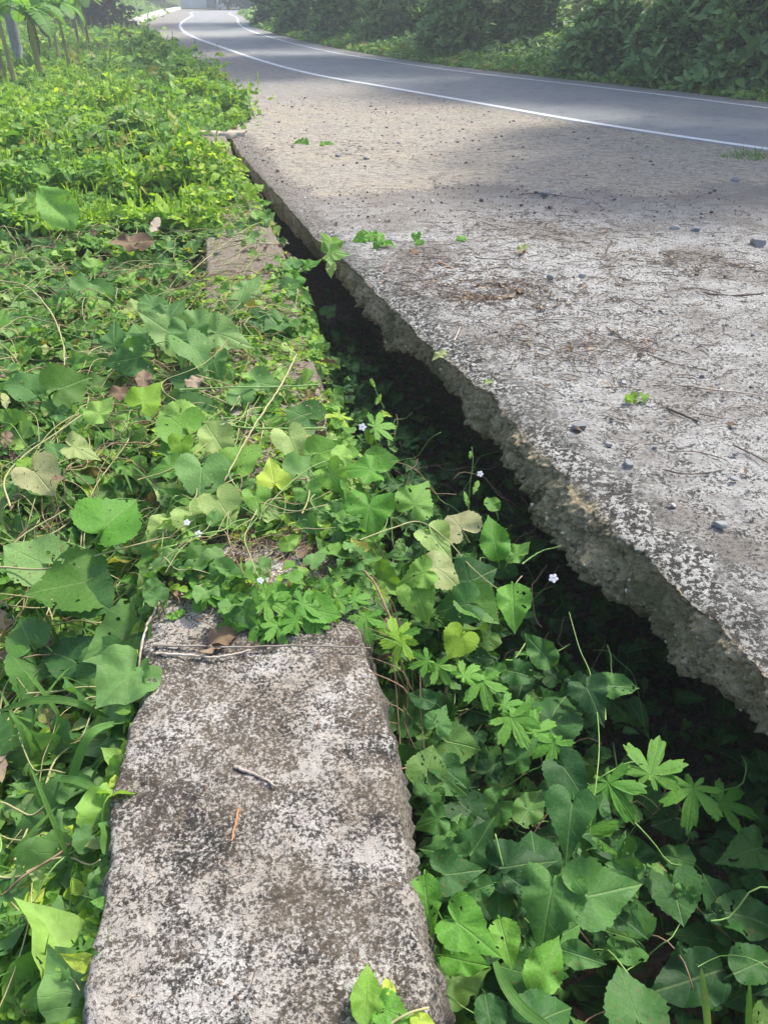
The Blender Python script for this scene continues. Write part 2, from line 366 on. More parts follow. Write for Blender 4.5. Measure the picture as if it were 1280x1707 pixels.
def slab_mat():
    t = NT('weathered_slab_concrete')
    edge = t.attr('edge'); face = t.attr('face')
    big = t.noise(1.6, 5, .62, dist=.5); mid = t.noise(11, 6, .66); fine = t.noise(75, 7, .75); sand = t.noise(260, 3, .7)
    lt = t.mix(t.ramp(mid, [(.35, 0.), (.65, 1.)]), (.56, .55, .52), (.90, .895, .87))
    lt = t.mix(t.ramp(sand, [(.3, 0.), (.8, .6)]), lt, (.31, .305, .285))
    mp = t.n('Mapping'); mp.inputs['Scale'].default_value = (.38, 1.25, 1); t.t.links.new(t.pos(), mp.inputs[0]); stv = mp.outputs[0]
    sA = t.noise(6, 7, .72, vec=stv, dist=.5); sB = t.noise(26, 6, .75, vec=stv)
    lt = t.mix(t.ramp(t.math('ADD', t.math('MULTIPLY', sA, .55), t.math('MULTIPLY', sB, .5)), [(.51, 0.), (.61, .55)]), lt, (.27, .245, .215))
    lt = t.mix(t.ramp(sB, [(.59, 0.), (.67, .55)]), lt, (.15, .14, .12))
    # brown litter stain, broad
    br = t.ramp(t.math('ADD', t.math('MULTIPLY', big, .8), t.math('MULTIPLY', fine, .45)), [(.60, 0.), (.74, .7)])
    c = t.mix(br, lt, (.21, .18, .145))
    # black crust that gathers along the broken edge
    k = t.math('MULTIPLY', t.math('SUBTRACT', .30, t.math('MULTIPLY', edge, 1.3), clamp=True), t.ramp(big, [(.36, .35), (.58, 1.)]))
    cov = t.math('ADD', t.math('MULTIPLY', mid, .38), t.math('MULTIPLY', fine, .75)); cov = t.math('ADD', cov, t.math('MULTIPLY', k, .46)); cov = t.math('ADD', cov, t.math('MULTIPLY_ADD', sand, .16, -.08))
    d = t.ramp(cov, [(.575, 0.), (.600, .75), (.65, 1.)])
    c = t.mix(d, c, t.mix(sand, (.028, .028, .025), (.12, .115, .10)))
    zone = t.ramp(t.math('ADD', edge, t.math('MULTIPLY', t.math('SUBTRACT', t.noise(5, 5, .65), .5), .55)), [(.13, 1.), (.22, 0.)])
    lich = t.ramp(t.math('ADD', t.math('MULTIPLY', fine, .6), t.math('MULTIPLY', t.noise(38, 5, .7), .45)), [(.525, 0.), (.56, 1.)])
    c = t.mix(t.math('MULTIPLY', zone, t.ramp(t.noise(1.7, 2), [(.38, .45), (.55, 1.)])), c, t.mix(lich, t.mix(sand, (.022, .022, .020), (.12, .115, .10)), (.62, .61, .57)))
    # dirt blown over the far half
    sp = t.n('SeparateXYZ'); t.t.links.new(t.pos(), sp.inputs[0])
    dirt = t.math('MULTIPLY_ADD', t.math('ADD', sp.outputs[1], t.math('MULTIPLY', t.math('ADD', mid, big), 2.2)), .55, -4.0, clamp=True)
    c = t.mix(t.math('MULTIPLY', dirt, .75), c, t.mix(t.ramp(fine, [(.3, 0.), (.7, 1.)]), (.20, .17, .135), (.40, .355, .30)))
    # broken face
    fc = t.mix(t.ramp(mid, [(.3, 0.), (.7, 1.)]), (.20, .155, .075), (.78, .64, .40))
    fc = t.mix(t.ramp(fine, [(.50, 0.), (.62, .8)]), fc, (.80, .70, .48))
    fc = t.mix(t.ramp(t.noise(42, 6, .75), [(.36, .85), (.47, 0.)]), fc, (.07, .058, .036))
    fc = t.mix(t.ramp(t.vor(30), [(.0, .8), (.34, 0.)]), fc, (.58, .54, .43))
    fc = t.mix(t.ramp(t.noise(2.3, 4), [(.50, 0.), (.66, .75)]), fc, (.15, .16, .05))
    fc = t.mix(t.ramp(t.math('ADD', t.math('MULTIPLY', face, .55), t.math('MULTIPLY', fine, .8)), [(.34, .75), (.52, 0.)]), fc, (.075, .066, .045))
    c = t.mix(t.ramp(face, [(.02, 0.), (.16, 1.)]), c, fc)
    h = t.math('ADD', t.math('MULTIPLY', fine, .9), t.math('MULTIPLY', sand, .3)); h = t.math('ADD', h, t.math('MULTIPLY', mid, .5)); h = t.math('SUBTRACT', h, t.math('MULTIPLY', d, .2)); h = t.math('ADD', h, t.math('MULTIPLY', sB, -.6))
    return t.out(t.principled(c, .92, t.bump(h, 1.0, .035), .25))
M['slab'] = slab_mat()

# ------------------------------------------------------------------ plan curves of the place (from the photograph, on level ground)
def curve_xy(pix, z=0.0, extra_near=(), extra_far=()):
    P = [at(u, v, z)[:2] for u, v in pix]
    P = list(extra_near)+P+list(extra_far); P.sort(key=lambda q: q[1])
    return np.array(P)
def fx(c): return lambda Y: np.interp(Y, c[:, 1], c[:, 0])
TOP = curve_xy([(384,222),(398,245),(424,280),(462,318),(512,380),(556,418),(596,452),(650,505),(700,560),(760,604),(808,648),(862,706),(918,765),(985,818),(1022,880),(1088,930),(1140,985),(1205,1035),(1245,1080),(1290,1122)], 0,
               extra_near=[(1.42, .45), (1.75, -.4), (2.3, -2.2)], extra_far=[(-2.6, 12.5)])
BOT = curve_xy([(386,232),(402,268),(426,300),(450,345),(480,383),(520,428),(556,462),(592,505),(640,580),(700,610),(737,652),(772,710),(812,750),(830,800),(862,845),(903,888),(930,925),(962,972),(1004,1000),(1058,1035),(1100,1080),(1116,1108),(1150,1132),(1180,1168),(1250,1212),(1285,1275)], -.23,
               extra_near=[(1.36, .45), (1.7, -.4), (2.25, -2.2)], extra_far=[(-2.6, 12.5)])
WR = curve_xy([(380,226),(388,258),(426,325),(470,400),(492,468),(512,530),(530,600),(556,700),(580,820),(603,960),(630,1090),(648,1160),(670,1225),(688,1340),(704,1460),(730,1590),(750,1707)], 0, extra_near=[(.21, .1), (.5, -2.)], extra_far=[(-2.9, 12.5)])
WL = curve_xy([(268,217),(300,262),(330,330),(345,420),(340,520),(325,640),(300,800),(268,930),(240,1060),(231,1210),(222,1265),(205,1325),(190,1510),(170,1580),(145,1707)], 0, extra_near=[(-.50, .1), (-.42, -2.)], extra_far=[(-4.2, 12.5)])
xt, xb0, wr, wl = fx(TOP), fx(BOT), fx(WR), fx(WL)
def xb(Y):
    x = xb0(Y); k = sstep(6.5, 9, Y); return x*(1-k)+(xt(Y)-.015)*k

LN = np.array([at(u, v, .016)[:2] for u, v in [(1280,248),(1120,225),(960,200),(800,172),(640,144),(530,125),(450,105),(380,82),(320,60),(303,48),(303,38),(320,27),(345,18)]])
LF = np.array([at(u, v, .016)[:2] for u, v in [(1280,180),(1120,160),(960,141),(760,118),(640,101),(550,86),(480,70),(420,52),(400,41),(396,30),(398,20)]])
d0 = LN[0]-LN[1]; LN = np.vstack([LN[0]+d0*3.5, LN[0]+d0*1.5, LN, LN[-1]+(9, 14), LN[-1]+(26, 22)])
d0 = LF[0]-LF[1]; LF = np.vstack([LF[0]+d0*3.5, LF[0]+d0*1.5, LF, LF[-1]+(8, 6), LF[-1]+(24, 10)])
LNs, LFs = spline(LN, 160), spline(LF, 160)
def offs(c, d):
    T = np.gradient(c, axis=0); T /= np.linalg.norm(T, axis=1)[:, None]+1e-9
    return c + np.stack([T[:, 1], -T[:, 0]], 1)*d
FAR_EDGE = offs(LFs, .35)          # outer side of the far line
NEAR_EDGE = offs(LNs, -.16)
def side_of_road(X, Y):
    """>0 beyond the far edge of the road: signed distance to the far edge polyline"""
    P = FAR_EDGE[::3]; X = np.asarray(X, float); Y = np.asarray(Y, float)
    best = np.full(X.shape, 1e9); sg = np.zeros(X.shape)
    for a, b in zip(P[:-1], P[1:]):
        d = b-a; L = d@d+1e-12; t = np.clip(((X-a[0])*d[0]+(Y-a[1])*d[1])/L, 0, 1)
        px, py = a[0]+t*d[0], a[1]+t*d[1]; q = (X-px)**2+(Y-py)**2
        s = d[1]*(X-px)-d[0]*(Y-py)
        m = q < best; best = np.where(m, q, best); sg = np.where(m, s, sg)
    return np.sqrt(best)*np.sign(sg)

LEFT_EDGE = np.array([at(u, v, 0)[:2] for u, v in [(382,216),(420,200),(408,160),(372,128),(330,100),(290,75),(262,58),(240,42),(262,30),(300,14)]])
def ground_z(X, Y):
    X = np.asarray(X, float); Y = np.asarray(Y, float)
    far = sstep(9.3, 10.6, Y)
    left = -.62+.35*sstep(1.5, 6, Y)+.07*fbm(X*1.5, Y*1.5)
    left = left*(1-far)+(-.12+.06*fbm(X*.5, Y*.5))*far
    d = X-xt(Y)                                   # distance inside the slab
    inr = -.86+.10*fbm(X*3, Y*3, 4)+.06*fbm(X*11, Y*11, 7) + .58*sstep(.50, .95, d)
    inr = inr+.25*sstep(6.5, 9, Y)
    near_road = -.06+0*X
    mid = .5*(wl(Y)+wr(Y))
    z = np.where(X < mid, left, inr)
    z = np.where(X > mid, inr*(1-far)+near_road*far, z)
    z = np.where((X > mid) & (d > 1.2), np.minimum(-.30+.24*far, -.06), z)
    # left of the road further out: gentle rise
    le = LEFT_EDGE[np.argsort(LEFT_EDGE[:, 1])]; dl = np.interp(Y, le[:, 1], le[:, 0])-X
    z = z+1.5*sstep(1.0, 7, dl)*sstep(32, 55, Y)
    s = side_of_road(X, Y)
    z = np.where(s > 0, -.05+.10*sstep(0, .6, s)+.5*sstep(1.0, 5.5, s)+2.6*sstep(3.5, 10, s)+.15*fbm(X*.6, Y*.6)*sstep(.8, 3, s), z)
    return z

# ------------------------------------------------------------------ structure: ground, shoulder, road
xs = np.unique(np.concatenate([np.linspace(-400, -30, 26), np.linspace(-30, -4, 70), np.arange(-4, 3.2, .05), np.linspace(3.2, 30, 90), np.linspace(30, 400, 26)]))
ys = np.unique(np.concatenate([np.linspace(-60, -2.5, 16), np.arange(-2.5, 11.2, .06), np.linspace(11.2, 90, 170), np.linspace(90, 700, 24)]))
XX, YY = np.meshgrid(xs, ys)
ZZ = ground_z(XX, YY)
g = link('ground', mesh('ground', np.stack([XX, YY, ZZ], -1).reshape(-1, 3), grid_faces(len(ys), len(xs)), M['soil'])); tag(g, kind='structure')

# gravelly dirt shoulder between the slab and the road
def shoulder():
    rows = []; nr = 420; nc = 170
    Yn = np.concatenate([np.linspace(5.6, 13, 260), np.geomspace(13.1, 85, nr-260)])
    le = LEFT_EDGE[np.argsort(LEFT_EDGE[:, 1])]
    V = []
    iA = np.argsort(LNs[:, 1]); 
    for Y in Yn:
        xl = max(xt(Y)+.07, -99) if Y < 10.0 else np.interp(Y, le[:, 1], le[:, 0])
        m = LNs[:, 1] <= LNs[:, 1].max()
        # road's near line at this Y (first crossing from the camera's side)
        sgn = NEAR_EDGE[:, 1]-Y; cr = np.where(sgn[:-1]*sgn[1:] <= 0)[0]
        xr = NEAR_EDGE[cr[0], 0]+.35 if len(cr) else xl+3
        xr = max(xr, xl+.3)
        V.append(np.stack([np.linspace(xl, xr, nc), np.full(nc, Y)], 1))
    V = np.array(V); X, Y = V[..., 0], V[..., 1]
    lift = sstep(6.3, 7.6, Y+.9*fbm(X*1.3, Y*1.3, 3))
    edge_in = sstep(0, .35, X-xt(Y))*(Y < 10)+(Y >= 10)
    z = -.035+.045*lift*edge_in + .010*fbm(X*5, Y*5, oct=5)+.008*fbm(X*16, Y*16, 5, 3)+.012*np.maximum(0, .42-cells(X*14, Y*14))*lift
    z = np.minimum(z, .011)
    rd = np.linspace(0, 1, nc)[None, :]; z = z*(1-sstep(.93, 1, rd))+(-.012)*sstep(.93, 1, rd)
    o = link('road_shoulder', mesh('road_shoulder', np.stack([X, Y, z], -1).reshape(-1, 3), grid_faces(nr, nc), M['shoulder']))
    tag(o, kind='structure')
shoulder()

def strip(name, A, B, z, mat, nc=2):
    n = len(A); t = np.linspace(0, 1, nc)[None, :, None]
    P = A[:, None, :]*(1-t)+B[:, None, :]*t
    V = np.concatenate([P, np.full((n, nc, 1), z)], -1)
    o = link(name, mesh(name, V.reshape(-1, 3), grid_faces(n, nc), mat)); tag(o, kind='structure'); return o
strip('road', NEAR_EDGE, FAR_EDGE, .012, M['asphalt'], 8)
strip('road_edge_line', offs(LNs, -.065), offs(LNs, .065), .016, M['paint'])
strip('road_edge_line', offs(LFs, -.05), offs(LFs, .05), .016, M['paint'])
strip('road_verge', FAR_EDGE, offs(FAR_EDGE, .45), .006, M['shoulder'])

# ------------------------------------------------------------------ leaf templates
def leaf_tpl(kind, seed=0, lod=2, pet=0):
    r = random.Random(seed*131+len(kind)*7+ord(kind[0]))
    if kind in ('heart', 'round', 'ovate', 'long', 'tri'):
        half = {'heart': [(0, -.02), (.10, -.17), (.26, -.22), (.41, -.13), (.47, .06), (.41, .27), (.29, .48), (.14, .72), (0, 1.0)],
                'round': [(0, -.03), (.13, -.22), (.32, -.27), (.49, -.15), (.55, .08), (.50, .31), (.36, .53), (.16, .72), (0, .90)],
                'ovate': [(0, 0), (.12, .0), (.25, .10), (.33, .28), (.33, .46), (.25, .66), (.14, .84), (.05, .95), (0, 1.05)],
                'long': [(0, 0), (.06, .08), (.13, .28), (.16, .50), (.13, .74), (.06, .92), (0, 1.0)],
                'tri': [(0, 0), (.26, .02), (.33, .3), (.2, .65), (0, 1.0)]}[kind]
        n = {0: 5, 1: 9, 2: 18, 3: 34}[lod]
        h = spline(half, n)
        if lod >= 2:
            k = np.arange(n); teeth = {'heart': .035, 'round': .03, 'ovate': .012}.get(kind, 0)
            f = 1+teeth*np.where(k % 2, 1, -1)*np.sin(np.linspace(0, math.pi, n)); h = h*f[:, None]
            h[:, 0] *= 1+.10*np.array([r.uniform(-1, 1) for _ in k])*.5
        h2 = h[1:-1][::-1].copy(); h2[:, 0] *= -1*(1+r.uniform(-.12, .12))
        ol = np.vstack([h, h2]); cy = {'heart': .12, 'round': .12, 'ovate': .4, 'long': .45, 'tri': .35}[kind]
    else:                                                   # lobed gourd leaf
        lobes = [(0, 1.0), (50, .88), (-50, .88), (101, .66), (-101, .66), (146, .36), (-146, .36)]
        m = 56 if lod <= 2 else 98
        ol = []
        for k in range(m):
            th = -180+360*k/m; best = .16
            for a, L in lobes:
                L = L*(1+.0*r.random()); dlt = abs((th-a+180) % 360-180)
                if dlt < 26: best = max(best, L*(1-.72*(dlt/25)**1.9))
            best *= 1+.085*math.cos(math.radians(th)*m/3.0+.6)
            a = math.radians(th); ol.append((math.sin(a)*best, math.cos(a)*best))
        ol = np.array(ol[::-1]); cy = .0
    fold, droop, cup, rip = r.uniform(.15, .55), r.uniform(.05, .45), r.uniform(-.18, .12), r.uniform(.03, .09)
    if kind == 'lobed': fold, cup, droop = .05, .0, .2
    ph = r.uniform(0, 6); kk = r.choice([4, 5, 6])
    rings = {0: [1.0], 1: [1.0], 2: [.5, 1.0], 3: [.33, .66, 1.0]}[lod]
    c = np.array([0, cy]); pts = [c[None]]
    for s in rings: pts.append(c+(ol-c)*s)
    P = np.vstack(pts); no = len(ol)
    th = np.arctan2(P[:, 1]-cy, P[:, 0]); s = np.concatenate([[0]]+[np.full(no, q) for q in rings])
    x, y = P[:, 0], P[:, 1]; bend = r.uniform(-.25, .25)
    z = fold*(np.sqrt(x*x+.012)-.11)-droop*np.clip(y, 0, 2)**2+cup*(x*x+y*y)+rip*s**2*np.sin(kk*th+ph)+.035*s*np.sin(9*y+ph)*np.cos(7*x)+bend*x*y
    V = np.stack([x, y, z], 1)
    F = [[0, 1+k, 1+(k+1) % no] for k in range(no)]
    for q in range(len(rings)-1):
        a, b = 1+q*no, 1+(q+1)*no
        for k in range(no):
            k2 = (k+1) % no; F += [[a+k, b+k, b+k2], [a+k, b+k2, a+k2]]
    F = np.array(F)[:, ::1]
    # make normals point up
    n0 = np.cross(V[F[:, 1]]-V[F[:, 0]], V[F[:, 2]]-V[F[:, 0]])
    if n0[:, 2].sum() < 0: F = F[:, ::-1]
    UV = np.stack([x, y], 1)
    if pet:
        b = MB(); p = spline([(0, 0, 0), (0, -.12, -.10), (0, -.16, -.4*pet), (.05, -.1, -.9*pet)], 6)
        b.tube(p, .022, .03, 4, cap=False); v2 = np.vstack(b.V); f4 = np.vstack(b.F4)+len(V)
        F = np.vstack([F, f4[:, [0, 1, 2]], f4[:, [0, 2, 3]]]); V = np.vstack([V, v2]); UV = np.vstack([UV, np.tile([.3, .03], (len(v2), 1))])
    return V, F, UV
def tpls(kind, lod, n=5, pet=0): return [leaf_tpl(kind, k+1, lod, pet) for k in range(n)]
def norm(a): return a/(np.linalg.norm(a, axis=-1, keepdims=True)+1e-9)
def frames(n, tilt=.45, lean=(0, 0, 0), az=None, up=1.0, droop=.0):
    """random leaf frames: normals around up"""
    N = norm(RNG.normal(0, tilt, (n, 3))*[1, 1, .3]+np.array([0, 0, up])+np.asarray(lean))
    a = RNG.uniform(0, 2*math.pi, n) if az is None else az
    T = np.stack([np.cos(a), np.sin(a), np.full(n, -droop)], 1)
    T = norm(T-N*(T*N).sum(1)[:, None]); X = np.cross(T, N)
    return np.stack([X, T, N], -1)

# ------------------------------------------------------------------ concrete wall with the creeper growing over it
def wall():
    Yn = np.concatenate([np.linspace(-1.6, .35, 40), np.linspace(.36, 2.3, 420), np.geomspace(2.31, 10.1, 260)])
    nt, ns = 120, 26
    rows = []
    for Y in Yn:
        l, r = wl(Y), wr(Y)
        l += .012*float(fbm(Y*9, 1.7))+.010*float(fbm(Y*31, 4.7)); r += .012*float(fbm(Y*8, 7.7))+.012*float(fbm(Y*27, 9.7))
        l -= .03*sstep(1.28, 1.2, Y)*sstep(.2, 1.1, Y)
        r -= .022; t = np.linspace(0, 1, nt); X = l+(r-l)*t; r += .022; Z = np.zeros(nt)
        rl = np.clip(np.minimum(t, 1-t)*(r-l)/.022, 0, 1); Z -= .020*(1-np.sqrt(1-(1-rl)**2))
        q = np.linspace(0, 1, ns+1)[1:]
        LX = l-.012*q-.05*q*q; LZ = -.02-.95*q
        RX = r-.022+.02*sstep(0, .1, q)+.05*q+.02*np.sin(q*9+Y*3)*q; RZ = -.02-.95*q
        rows.append(np.stack([np.concatenate([LX[::-1], X, RX]), np.full(nt+2*ns, Y), np.concatenate([LZ[::-1], Z, RZ])], 1))
    V = np.array(rows); X, Y, Z = V[..., 0], V[..., 1], V[..., 2]
    n1 = .006*fbm(X*7, Y*7, Z*7)+.005*fbm(X*34, Y*34, Z*34)+.0045*fbm(X*90, Y*90, Z*90, 2)
    side = sstep(-.02, -.06, Z)
    lump = .030*(.6-cells(X*13, Y*13, Z*13))*side
    V[..., 2] += n1*(1-side)
    sx = np.where(X > (wl(Y)+wr(Y))/2, 1, -1)
    V[..., 0] += sx*side*(n1*2.5+lump)
    # chipped edges
    e = np.minimum(X-wl(Y), wr(Y)-X); chip = np.maximum(0, fbm(X*5, Y*12, 3.3)-.18)*.10
    V[..., 2] -= chip*sstep(.06, .0, e)*(1-side)
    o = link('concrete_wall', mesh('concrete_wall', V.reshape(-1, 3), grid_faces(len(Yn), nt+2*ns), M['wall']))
    tag(o, 'speckled grey concrete retaining wall with lichen stains running away under the creeper', 'wall')
wall()

def rock_mesh(seed, n=3):
    import bmesh
    bm = bmesh.new(); bmesh.ops.create_icosphere(bm, subdivisions=n, radius=.5)
    V = np.array([v.co[:] for v in bm.verts]); r = np.random.default_rng(seed)
    for k in range(9):                      # shear flat facets off
        d = norm(r.normal(0, 1, 3)); h = r.uniform(.20, .40); q = V@d-h; V = V-np.maximum(q, 0)[:, None]*d*1.0
    V *= 1+.10*fbm(V[:, 0]*5+seed, V[:, 1]*5, V[:, 2]*5)[:, None]
    V *= [1, r.uniform(.65, .95), r.uniform(.5, .8)]
    for v, c in zip(bm.verts, V): v.co = c
    me = bpy.data.meshes.new('stone'); bm.to_mesh(me); bm.free(); me.materials.append(M['stone'])
    for p in me.polygons: p.use_smooth = n < 3
    return me

def speck_mat(name, cols):
    t = NT(name); n1 = t.noise(60, 4); c = t.ramp(t.attr('rnd'), cols); c = t.mix(1.0, c, t.ramp(n1, [(.3, .6), (.7, 1.2)]), 'MULTIPLY'); return t.out(t.principled(c, .9, t.bump(n1, .5, .004), .3))
M['aggregate'] = speck_mat('aggregate', [(0, (.10, .082, .05)), (.5, (.26, .215, .135)), (.85, (.46, .40, .27)), (1, (.62, .56, .42))])
M['gravel'] = speck_mat('gravel', [(0, (.09, .08, .075)), (.5, (.24, .215, .19)), (1, (.55, .52, .48))])
# ------------------------------------------------------------------ the slab with its broken overhanging edge
def slab():
    Yn = np.concatenate([np.linspace(-2.0, .8, 50), np.linspace(.81, 4.2, 620), np.geomspace(4.21, 10.2, 240)])
    nf, nt = 46, 230
    rows, E, Fc = [], [], []
    jag = .035*fbm(Yn*2.3, 3.1, 0, 3)+.022*fbm(Yn*11, 8.1)+.010*fbm(Yn*35, 5.5)
    for i, Y in enumerate(Yn):
        T = .23*(1-.6*sstep(7, 10, Y))
        x0 = xt(Y)+.25*jag[i]*(1-.5*sstep(5, 8, Y)); x1 = xb(Y)+jag[i]*.8*(1-.8*sstep(5, 8, Y))
        q = np.linspace(0, 1, nf)
        # face from underside lip up to the shoulder, rounded at the top
        und = np.linspace(.55, .0, 12)[:-1]
        ux = x1+und; uz = -T-.02-.03*np.sqrt(und/.55)+.0*und
        bulge = .020*np.sin(q*math.pi)
        FX = x1+(x0-x1)*q**1.1-bulge; FZ = -T+(T-.010)*q
        d = np.concatenate([np.linspace(0.006, .05, 10), np.geomspace(.055, 4.6, nt-10)])
        TX = x0+d; TZ = -.030*np.exp(-d/.05)
        FZ = np.where(q > .8, FZ-.02*(q-.8)/.2, FZ)
        rows.append(np.stack([np.concatenate([ux, FX, TX]), np.full(11+nf+nt, Y), np.concatenate([uz, FZ, TZ])], 1))
        E.append(np.concatenate([np.zeros(11+nf), d])); Fc.append(np.concatenate([np.full(11, 1.), 1-q*.92, .10*np.exp(-d/.022)]))
    V = np.array(rows); E = np.array(E); Fc = np.array(Fc)
    X, Y, Z = V[..., 0].copy(), V[..., 1].copy(), V[..., 2].copy()
    top = sstep(.0, .06, E)
    rough = sstep(7.5, 4.5, Y)
    n1 = .012*fbm(X*2.1, Y*2.1)+.011*fbm(X*11, Y*15)+.010*fbm(X*34, Y*42, 0, 3, .6)
    V[..., 2] += n1*np.maximum(top, .3)
    F1 = cells(X*6.5+.3*fbm(X*9, Y*9, Z*9), Y*6.5, Z*8); F2 = cells(X*19, Y*19, Z*19)
    lump = .058*np.maximum(0, .80-F1)+.020*np.maximum(0, .7-F2)+.030*np.maximum(0, .6-cells(X*48, Y*48, Z*48))+.040*fbm(X*7, Y*7, Z*7)+.020*fbm(X*26, Y*26, Z*26, 3)+.012*fbm(X*85, Y*85, Z*85, 2)-.058
    k = (1-top)*(.35+.65*rough)*sstep(-.1, .35, Fc)
    V[..., 0] -= lump*k*1.0
    V[..., 2] -= lump*k*np.where(Fc > .85, .7, .25)
    # worn hollows of the shoulder
    V[..., 2] -= .030*np.maximum(0, fbm(X*4, Y*4, 2.2))*sstep(.22, .0, E)*(E > 0)
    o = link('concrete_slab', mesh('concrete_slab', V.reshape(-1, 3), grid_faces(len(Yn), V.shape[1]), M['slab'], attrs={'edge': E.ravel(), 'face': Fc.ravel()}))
    rk = rock_mesh(5, 1); RV = np.array([v.co[:] for v in rk.vertices]); RF = np.array([p.vertices[:] for p in rk.polygons])
    cand = np.argwhere((Fc > .45) & (Y < 6.5) & (np.arange(V.shape[1])[None, :] >= 6) & (Y > .6)); pk = cand[RNG.integers(0, len(cand), 1500)]
    P = V[pk[:, 0], pk[:, 1]]; fcv = Fc[pk[:, 0], pk[:, 1]]; kk = RNG.random(len(P)) < fcv**1.6; P = P[kk]; n = len(P)
    sz = np.clip(RNG.lognormal(math.log(.017), .45, n), .007, .045); q = norm(RNG.normal(0, 1, (n, 3))); w2 = norm(np.cross(q, RNG.normal(0, 1, (n, 3)))); Fr = np.stack([q, w2, np.cross(q, w2)], -1)
    ag = MB(); ag.inst((RV, RF, np.zeros((len(RV), 2))), P+[.004, 0, .002], Fr, sz, RNG.random(n)); a_ = ag.build('exposed_aggregate', [M['aggregate']], o); a_['kind'] = 'stuff'
    tag(o, 'pale undermined concrete slab with a broken rough edge overhanging the dark gap', 'slab')
slab()

# ------------------------------------------------------------------ ground cover (nobody could count it)
def mat_z(X, Y):
    """top of the creeper mat"""
    onw = sstep(-.10, .02, X-wl(Y))
    out = -.20+.20*sstep(1.2, 3.2, Y)+.13*fbm(X*1.6, Y*1.6, 1.1, 3)+.07*fbm(X*5, Y*5, 2, 2)
    out = out*(1-sstep(8, 12, Y))+(.02+.15*fbm(X*.8, Y*.8))*sstep(8, 12, Y)
    on = .025+.05*sstep(-.2, .3, fbm(X*2.4, Y*2.4, 5.5, 2))
    drop = sstep(0, .10, X-wr(Y))
    return out*(1-onw)+on*onw-drop*.25
HOLES = [(at(415, 425), .44, .52), (at(345, 240), .40, .75), (at(560, 625), .22, .20), (at(450, 935), .24, .12), (at(310, 600), .14, .12)]
def cover_density(X, Y):
    d = np.ones_like(X)
    d *= np.where((X > wl(Y)-.01), sstep(1.52, 1.78, Y+.12*fbm(X*7, Y*7)), 1)
    d *= sstep(.10, .0, X-wr(Y)-.02)
    for c, rx, ry in HOLES:
        q = ((X-c[0])/rx)**2+((Y-c[1])/ry)**2+.5*fbm(X*6, Y*6, 2)
        d *= .04+.96*sstep(.6, 1.15, q)
    return d
def species(X, Y): return fbm(X*1.1+3, Y*1.1, 9.3, 3)
